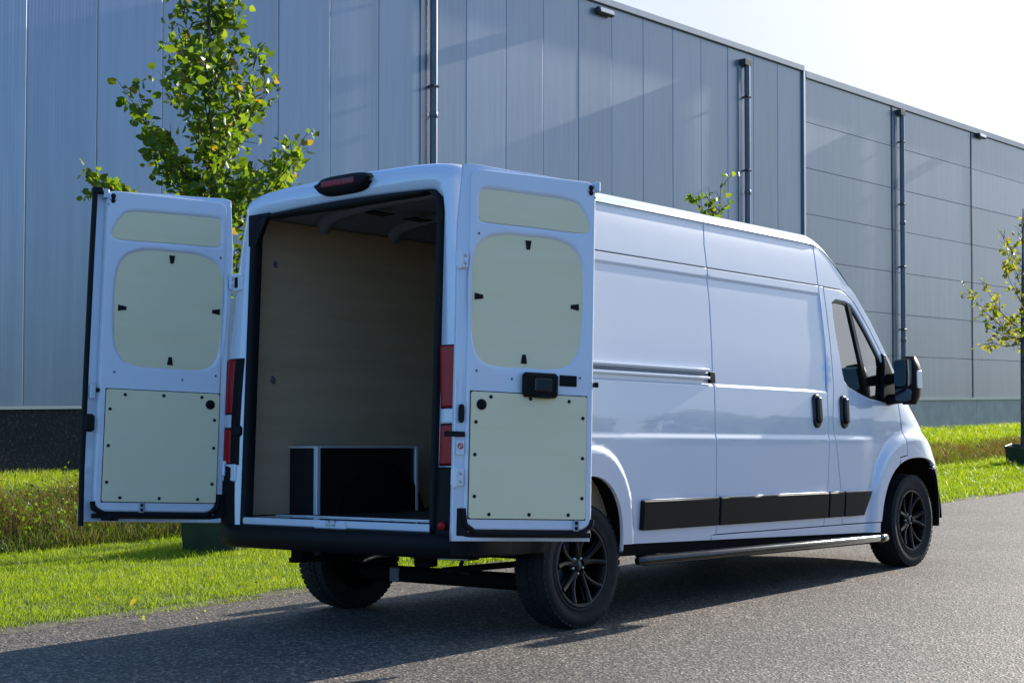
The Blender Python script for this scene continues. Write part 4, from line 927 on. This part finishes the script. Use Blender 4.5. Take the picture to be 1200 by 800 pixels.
# wheels
def wheel(x, y, z, s, rz=0):
    o = empty('wheel', (x, y, z), (0, 0, rz), van)         # local -Y is the outer side when s<0
    b_ = MB(); W_, R_, r_ = .108, .345, .226
    prof = [(r_, -W_*.80), (r_+.012, -W_*.93), (r_+.022, -W_*.95), (r_+.026, -W_*.90), (r_+.05, -W_*1.0), (R_-.045, -W_*1.03), (R_-.03, -W_*1.02), (R_-.012, -W_*.95), (R_-.003, -W_*.80), (R_, -W_*.4), (R_, 0), (R_, W_*.4), (R_-.003, W_*.8), (R_-.012, W_*.95), (R_-.03, W_*1.02), (r_+.05, W_), (r_, W_*.8)]
    b_.lathe(prof, 64, 'y'); ty = b_.build('tyre', 'tyre', o)
    b_ = MB()
    for j in range(56):                                   # tread blocks
        a = 2*math.pi*j/56
        for (y0, y1, da) in ((-W_*.96, -W_*.42, .0), (-W_*.36, W_*.02, .04), (W_*.06, W_*.36, .0), (W_*.42, W_*.96, .04)):
            mt = Matrix.Rotation(-(a+da), 4, 'Y'); b_.box((R_-.014 if abs(y0+y1) > W_ else R_-.004, y0, -.0135), (R_-.002 if abs(y0+y1) > W_ else R_+.006, y1, .0135), 0, mt)
    q = b_.build('tread_blocks', 'tyre', ty); tag(q, kind='stuff')
    rm = MB(); rm.lathe([(.226, -W_*.86), (.222, -W_*.92), (.214, -W_*.93), (.208, -W_*.86), (.205, -.02), (.20, .09), (.19, .095)], 48, 'y')
    rm.lathe([(.205, .05), (.06, .05), (.06, .06)], 32, 'y'); rim = rm.build('rim', 'rim', o)
    ed = MB(); ed.lathe([(.2285, -W_*.885), (.2265, -W_*.935), (.2215, -W_*.942), (.219, -W_*.925)], 48, 'y'); ed.build('rim_edge', 'rim_edge', rim)
    sp = MB()
    for k in range(5):
        a0 = R(72*k+18)
        for da, db in ((-.10, -.30), (.10, .30)):
            pts = []
            for q in (0, .25, .5, .75, 1):
                rr_ = .045+q*.168; an = a0+da+(db-da)*q**1.3; pts.append((rr_*math.cos(an), -.062-.03*q**1.5+.0, rr_*math.sin(an)))
            sp.tube(pts, [.021, .018, .0165, .0165, .019], 7)
            pts2 = [(p[0], p[1]+.03, p[2]) for p in pts]; sp.tube(pts2, [.022, .019, .017, .017, .019], 6)
    sp.lathe([(0, -.072), (.030, -.072), (.036, -.066), (.056, -.064), (.062, -.05), (.062, .04)], 24, 'y'); sp.build('spokes', 'rim', rim)
    hb = MB(); hb.lathe([(0, -.080), (.026, -.079), (.031, -.072)], 20, 'y'); hb.build('hub_cap', 'gloss_black', rim)
    for k in range(5):
        a = R(72*k+54); bt = MB(); bt.lathe([(0, -.074), (.008, -.074), (.009, -.06)], 8, 'y', (.045*math.cos(a), 0, .045*math.sin(a))); bt.build('wheel_bolt', 'galv', rim)
    br = MB(); br.lathe([(0, .0), (.13, .0), (.135, .008), (.135, .022), (0, .022)], 32, 'y'); br.build('brake_disc', 'pipe', o)
    return o
def copy_tree(o, parent):
    c = o.copy(); COL.objects.link(c); c.parent = parent
    for ch in list(o.children): copy_tree(ch, c)
    return c
w0 = wheel(1.015, -.888, .345, -1)
for (x, y, z, rz, rx) in ((5.05, -.888, .4538, 0, R(17)), (1.015, .888, .345, math.pi, R(31)), (5.05, .888, .4538, math.pi, R(50))):
    c = copy_tree(w0, van); c.location = (x, y, z); c.rotation_euler = (0, rx, rz)

# rear doors ---------------------------------------------------------------
def rear_door(hinge, ang, sgn, label, wide=0., cut=0.):
    """local X runs from hinge to free edge (times sgn), local -Y faces the camera (inner side), Z up"""
    a = R(ang); u = Vector((math.cos(a), math.sin(a), 0)); L = mrot('Y', .035).to_3x3(); v = L @ Vector((0, 0, 1)); u = L @ u
    X = u*sgn; Y = v.cross(X); m4 = Matrix((X, Y, v)).transposed().to_4x4(); m4.translation = Vector(hinge)
    d = None
    def fy(y0):
        def f_(uu, vv): return np.c_[sgn*uu, np.full(len(uu), y0) if np.isscalar(y0) else y0(uu, vv), vv]
        f_.sign = 1 if sgn > 0 else -1
        return f_
    # outer skin sheet (seen as a thin rim round the inner shell)
    skin = [(0, .004), (.788, .004), (.79, .25), (.778, .98), (.782, 1.72), (.785, 1.915), (.40, 1.938), (.03, 1.942), (-.006, 1.93), (-.03, 1.62), (-.03, 1.36), (.0, 1.15), (.0, .6)]
    ytap = lambda uu, vv: .012+.045*sm(uu, .0, .35)
    if sgn > 0: skin = [(u_-(.028 if u_ < .01 and v_ < 1.2 else 0), v_) for u_, v_ in skin]
    skin = [(u_+(wide if u_ > .7 else 0)+((cut if v_ > 1.2 else cut*.35) if u_ < .05 else 0), v_) for u_, v_ in skin]
    d = panel('rear_door', skin, fy(ytap), 'paint', van, bevel=.006, depth=.025, step=.06)
    d.matrix_local = m4; tag(d, label)
    win = smooth_poly([(.060, 1.20), (.060, 1.40), (.10, 1.525), (.22, 1.575), (.37, 1.578), (.53, 1.575), (.645, 1.525), (.686, 1.40), (.686, 1.16), (.665, 1.00), (.575, .915), (.37, .905), (.16, .912), (.083, .99)], 4)
    upw = smooth_poly([(.092, 1.72), (.098, 1.785), (.135, 1.806), (.36, 1.803), (.605, 1.795), (.672, 1.757), (.709, 1.69), (.69, 1.642), (.40, 1.645), (.13, 1.648), (.098, 1.665)], 4)
    shell = rrect(.032+cut*.5, .062, .765, 1.915, (.075, .05, .05, .075), 6)
    sh = panel('inner_shell', shell, fy(0.), 'paint_in', d, [win, upw], bevel=.014, depth=.055, hbevel=.030, hdepth=.035, step=.04)
    panel('window_board', [((q[0]-.373)*1.04+.373, (q[1]-1.24)*1.03+1.24) for q in win], fy(.011), 'ply', d, bevel=.002, depth=.009)
    panel('top_board', [((q[0]-.40)*1.04+.40, (q[1]-1.72)*1.08+1.72) for q in upw], fy(.007), 'ply', d, bevel=.002, depth=.009)
    panel('board_gap', [(.0505, .1155), (.7265, .1155), (.7265, .767), (.0505, .767)], fy(0), 'plastic', d, bevel=.001, depth=.002, h0=.0015)
    lb_ = panel('lower_board', rrect(.055, .12, .722, .762, .012, 3), fy(0), 'ply', d, bevel=.0025, depth=.008, h0=.009)
    def disc(name, x, z, r_, h_, y_, m, par):
        b_ = MB(); b_.lathe([(0, y_-h_), (r_*.8, y_-h_), (r_, y_-h_*.6), (r_, y_)], 14, 'y', (sgn*x, 0, z)); return b_.build(name, m, par)
    for x, z in ((.164, .738), (.390, .737), (.615, .733), (.698, .648), (.699, .438), (.699, .230), (.62, .143), (.393, .142), (.166, .141), (.083, .231), (.081, .442), (.083, .607)): disc('screw_cap', x, z, .0095, .004, -.009, 'rubber', lb_)
    disc('round_vent', .112, .697, .028, .006, -.009, 'plastic', lb_)
    for x, z, w_, h_ in ((.370, 1.560, 0, -1), (.075, 1.252, 1, 0), (.668, 1.235, -1, 0), (.357, .925, 0, 1)):
        b_ = MB(); L_ = .042
        if w_: pts = [(x-.006*w_, z+.018), (x-.006*w_, z-.018), (x+w_*L_, z-.010), (x+w_*L_, z+.010)]
        else: pts = [(x-.018, z-.006*h_), (x+.018, z-.006*h_), (x+.010, z+h_*L_), (x-.010, z+h_*L_)]
        q = panel('board_clip', pts, fy(.006), 'rubber', d, bevel=.003, depth=.012, h0=0)
    for x, z in ((.081, 1.577), (.084, .869), (.284, .837), (.682, .861)):
        disc('grommet', x, z, .011, .002, .0, 'paint', d); disc('hole_plug', x, z, .0055, .0035, .0, 'rubber', d)
    # latch keyhole plate at the top free corner
    b_ = MB(); b_.box((min(sgn*.722, sgn*.742), -.004, 1.85), (max(sgn*.722, sgn*.742), .0, 1.888), .002); b_.lathe([(0, -.006), (.014, -.006), (.014, 0)], 12, 'y', (sgn*.732, 0, 1.882)); b_.lathe([(0, -.006), (.012, -.006), (.012, 0)], 12, 'y', (sgn*.732, 0, 1.852)); b_.build('top_catch', 'rubber', d)
    for x, z in ((.715, 1.862), (.750, 1.862), (.757, 1.832)): disc('catch_bolt', x, z, .007, .003, .0, 'galv', d)
    b_ = MB(); xa, xb = sgn*.755, sgn*.79; b_.box((min(xa, xb), .0, 1.865), (max(xa, xb), .05, 1.92), .004); b_.build('corner_bracket', 'galv', d)
    # bottom catch
    xa, xb = sgn*(.652 if sgn > 0 else .475), sgn*(.685 if sgn > 0 else .508)
    b_ = MB(); b_.box((min(xa, xb), -.012, .058), (max(xa, xb), .0, .118), .004); bc = b_.build('bottom_catch', 'plate_blue', d)
    for zz in (.075, .102): disc('catch_hole', abs(xa+xb)/2, zz, .009, .004, -.012, 'rubber', bc)
    # rubber seals
    b_ = MB(); b_.tube([(sgn*.03, .012, .17), (sgn*.042, .012, .09), (sgn*.10, .012, .048), (sgn*.4, .012, .046), (sgn*.70, .012, .048), (sgn*.765, .012, .085), (sgn*.768, .012, .12)], .017, 8); b_.build('bottom_seal', 'rubber', d)
    xa, xb = (sgn*-.004, sgn*.060); b_ = MB(); b_.box((min(xa, xb), .008, .03), (max(xa, xb), .02, .172), .006); b_.box((min(sgn*.0, sgn*.77), .014, .024), (max(sgn*.0, sgn*.77), .03, .052), .004); b_.build('seal_flap', 'rubber', d)
    # hinges
    for z in (1.435, .325):
        b_ = MB(); xa, xb = sgn*-.045, sgn*.022; b_.box((min(xa, xb), -.012, z-.045), (max(xa, xb), .006, z+.045), .006); b_.tube([(sgn*-.03, -.012, z-.05), (sgn*-.03, -.012, z+.05)], .012, 10); h_ = b_.build('hinge', 'paint_in', d)
        for zz in (-.02, .02): disc('hinge_bolt', .004, z+zz, .009, .005, -.012, 'galv', h_)
    return d, fy, disc
DR, fyR, discR = rear_door((-.05, -1.03, .525), -23.7, 1, 'right rear door with a black inner handle')
DL_, fyL, discL = rear_door((.036, .93, .560), 158.5, -1, 'left rear door with a black rubber edge on its free side', .045, .030)
# right door: handle block, small cover, strap, sticker
b_ = MB(); b_.box((.333, -.042, .745), (.541, -.006, .874), .016); hd = b_.build('inner_handle', 'plastic', DR)
b_ = MB(); b_.box((.395, -.052, .775), (.50, -.040, .845), .010); b_.build('handle_grip', 'gloss_black', hd)
b_ = MB(); b_.box((.40, -.048, .742), (.495, -.02, .760), .006); b_.build('handle_lever', 'rubber', hd)
for x in (.352, .520): discR('handle_screw', x, .80, .006, .003, -.042, 'rubber', hd)
b_ = MB(); b_.box((.560, -.006, .812), (.662, .0, .870), .004); b_.build('latch_cover', 'plastic', DR)
b_ = MB(); b_.box((-.09, -.014, .528), (.024, -.004, .556), .004); b_.build('check_strap', 'rubber', DR)
panel('oval_plug', smooth_poly([(-.006, .605), (.018, .605), (.022, .648), (.018, .69), (-.006, .69), (-.010, .648)], 3), fyR(.0), 'rubber', DR, bevel=.004, depth=.01, h0=.006)
part = MB(); part.box((-.018, -.0025, .440), (.024, .006, .508)); stk = part.build('warning_sticker', 'white', DR)
ring = MB(); ring.lathe([(.0105, -.0045), (.0160, -.0045), (.0160, -.003), (.0105, -.003)], 24, 'y', (.003, 0, .482), close=True); ring.build('red_ring', 'red', stk)
sl_ = MB(); sl_.box((-.0135, -.0047, -.0022), (.0135, -.0032, .0022), 0, Matrix.Translation((.003, 0, .482)) @ Matrix.Rotation(R(45), 4, 'Y')); sl_.build('red_slash', 'red', stk)
b_ = MB(); b_.box((.768, -.01, .815), (.792, .02, .842), .004); b_.build('edge_catch', 'plastic', DR)
# left door: rubber edge, latch and lever on the free edge
b_ = MB(); b_.tube([(-.829, .01, -.02), (-.838, .004, .3), (-.841, .0, .9), (-.840, .0, 1.5), (-.836, .004, 1.91)], .016, 8)
b_.build('edge_seal', 'rubber', DL_)
b_ = MB(); b_.box((-.852, -.012, 1.885), (-.79, .025, 1.925), .006); b_.build('seal_corner', 'rubber', DL_)
b_ = MB(); b_.box((-.842, -.024, .512), (-.782, .004, .615), .014); b_.build('edge_lever', 'rubber', DL_)
discL('lock_plug', .772, .752, .014, .006, .0, 'rubber', DL_)
b_ = MB(); b_.box((-.815, -.014, .70), (-.782, .004, .79), .004); b_.build('edge_latch', 'galv', DL_)
b_ = MB(); b_.box((-.72, -.006, .012), (-.62, .0, .045), .004); b_.lathe([(0, -.012), (.016, -.012), (.018, 0)], 10, 'y', (-.665, 0, .028)); b_.build('lower_latch', 'rubber', DL_)
# hinge arms that join the body to the doors on the left pillar
for z in (1.99, .86):
    b_ = MB(); b_.box((.03+.035*(z-.56), .835, z-.055), (.075+.035*(z-.56), .965, z+.055), .010); h_ = b_.build('body_hinge', 'paint_in', van)
    b_ = MB(); b_.box((.026+.035*(z-.56), .875, z-.032), (.034+.035*(z-.56), .905, z+.032), .003); b_.build('hinge_slot', 'rubber', h_)
for z in (1.99, .86):
    b_ = MB(); b_.box((.03+.035*(z-.56), -.975, z-.045), (.075+.035*(z-.56), -.90, z+.045), .010); b_.build('body_hinge', 'paint_in', van)
b_ = MB(); b_.box((.035, .80, 1.075), (.075, .87, 1.135), .012); b_.build('check_bracket', 'rubber', van)
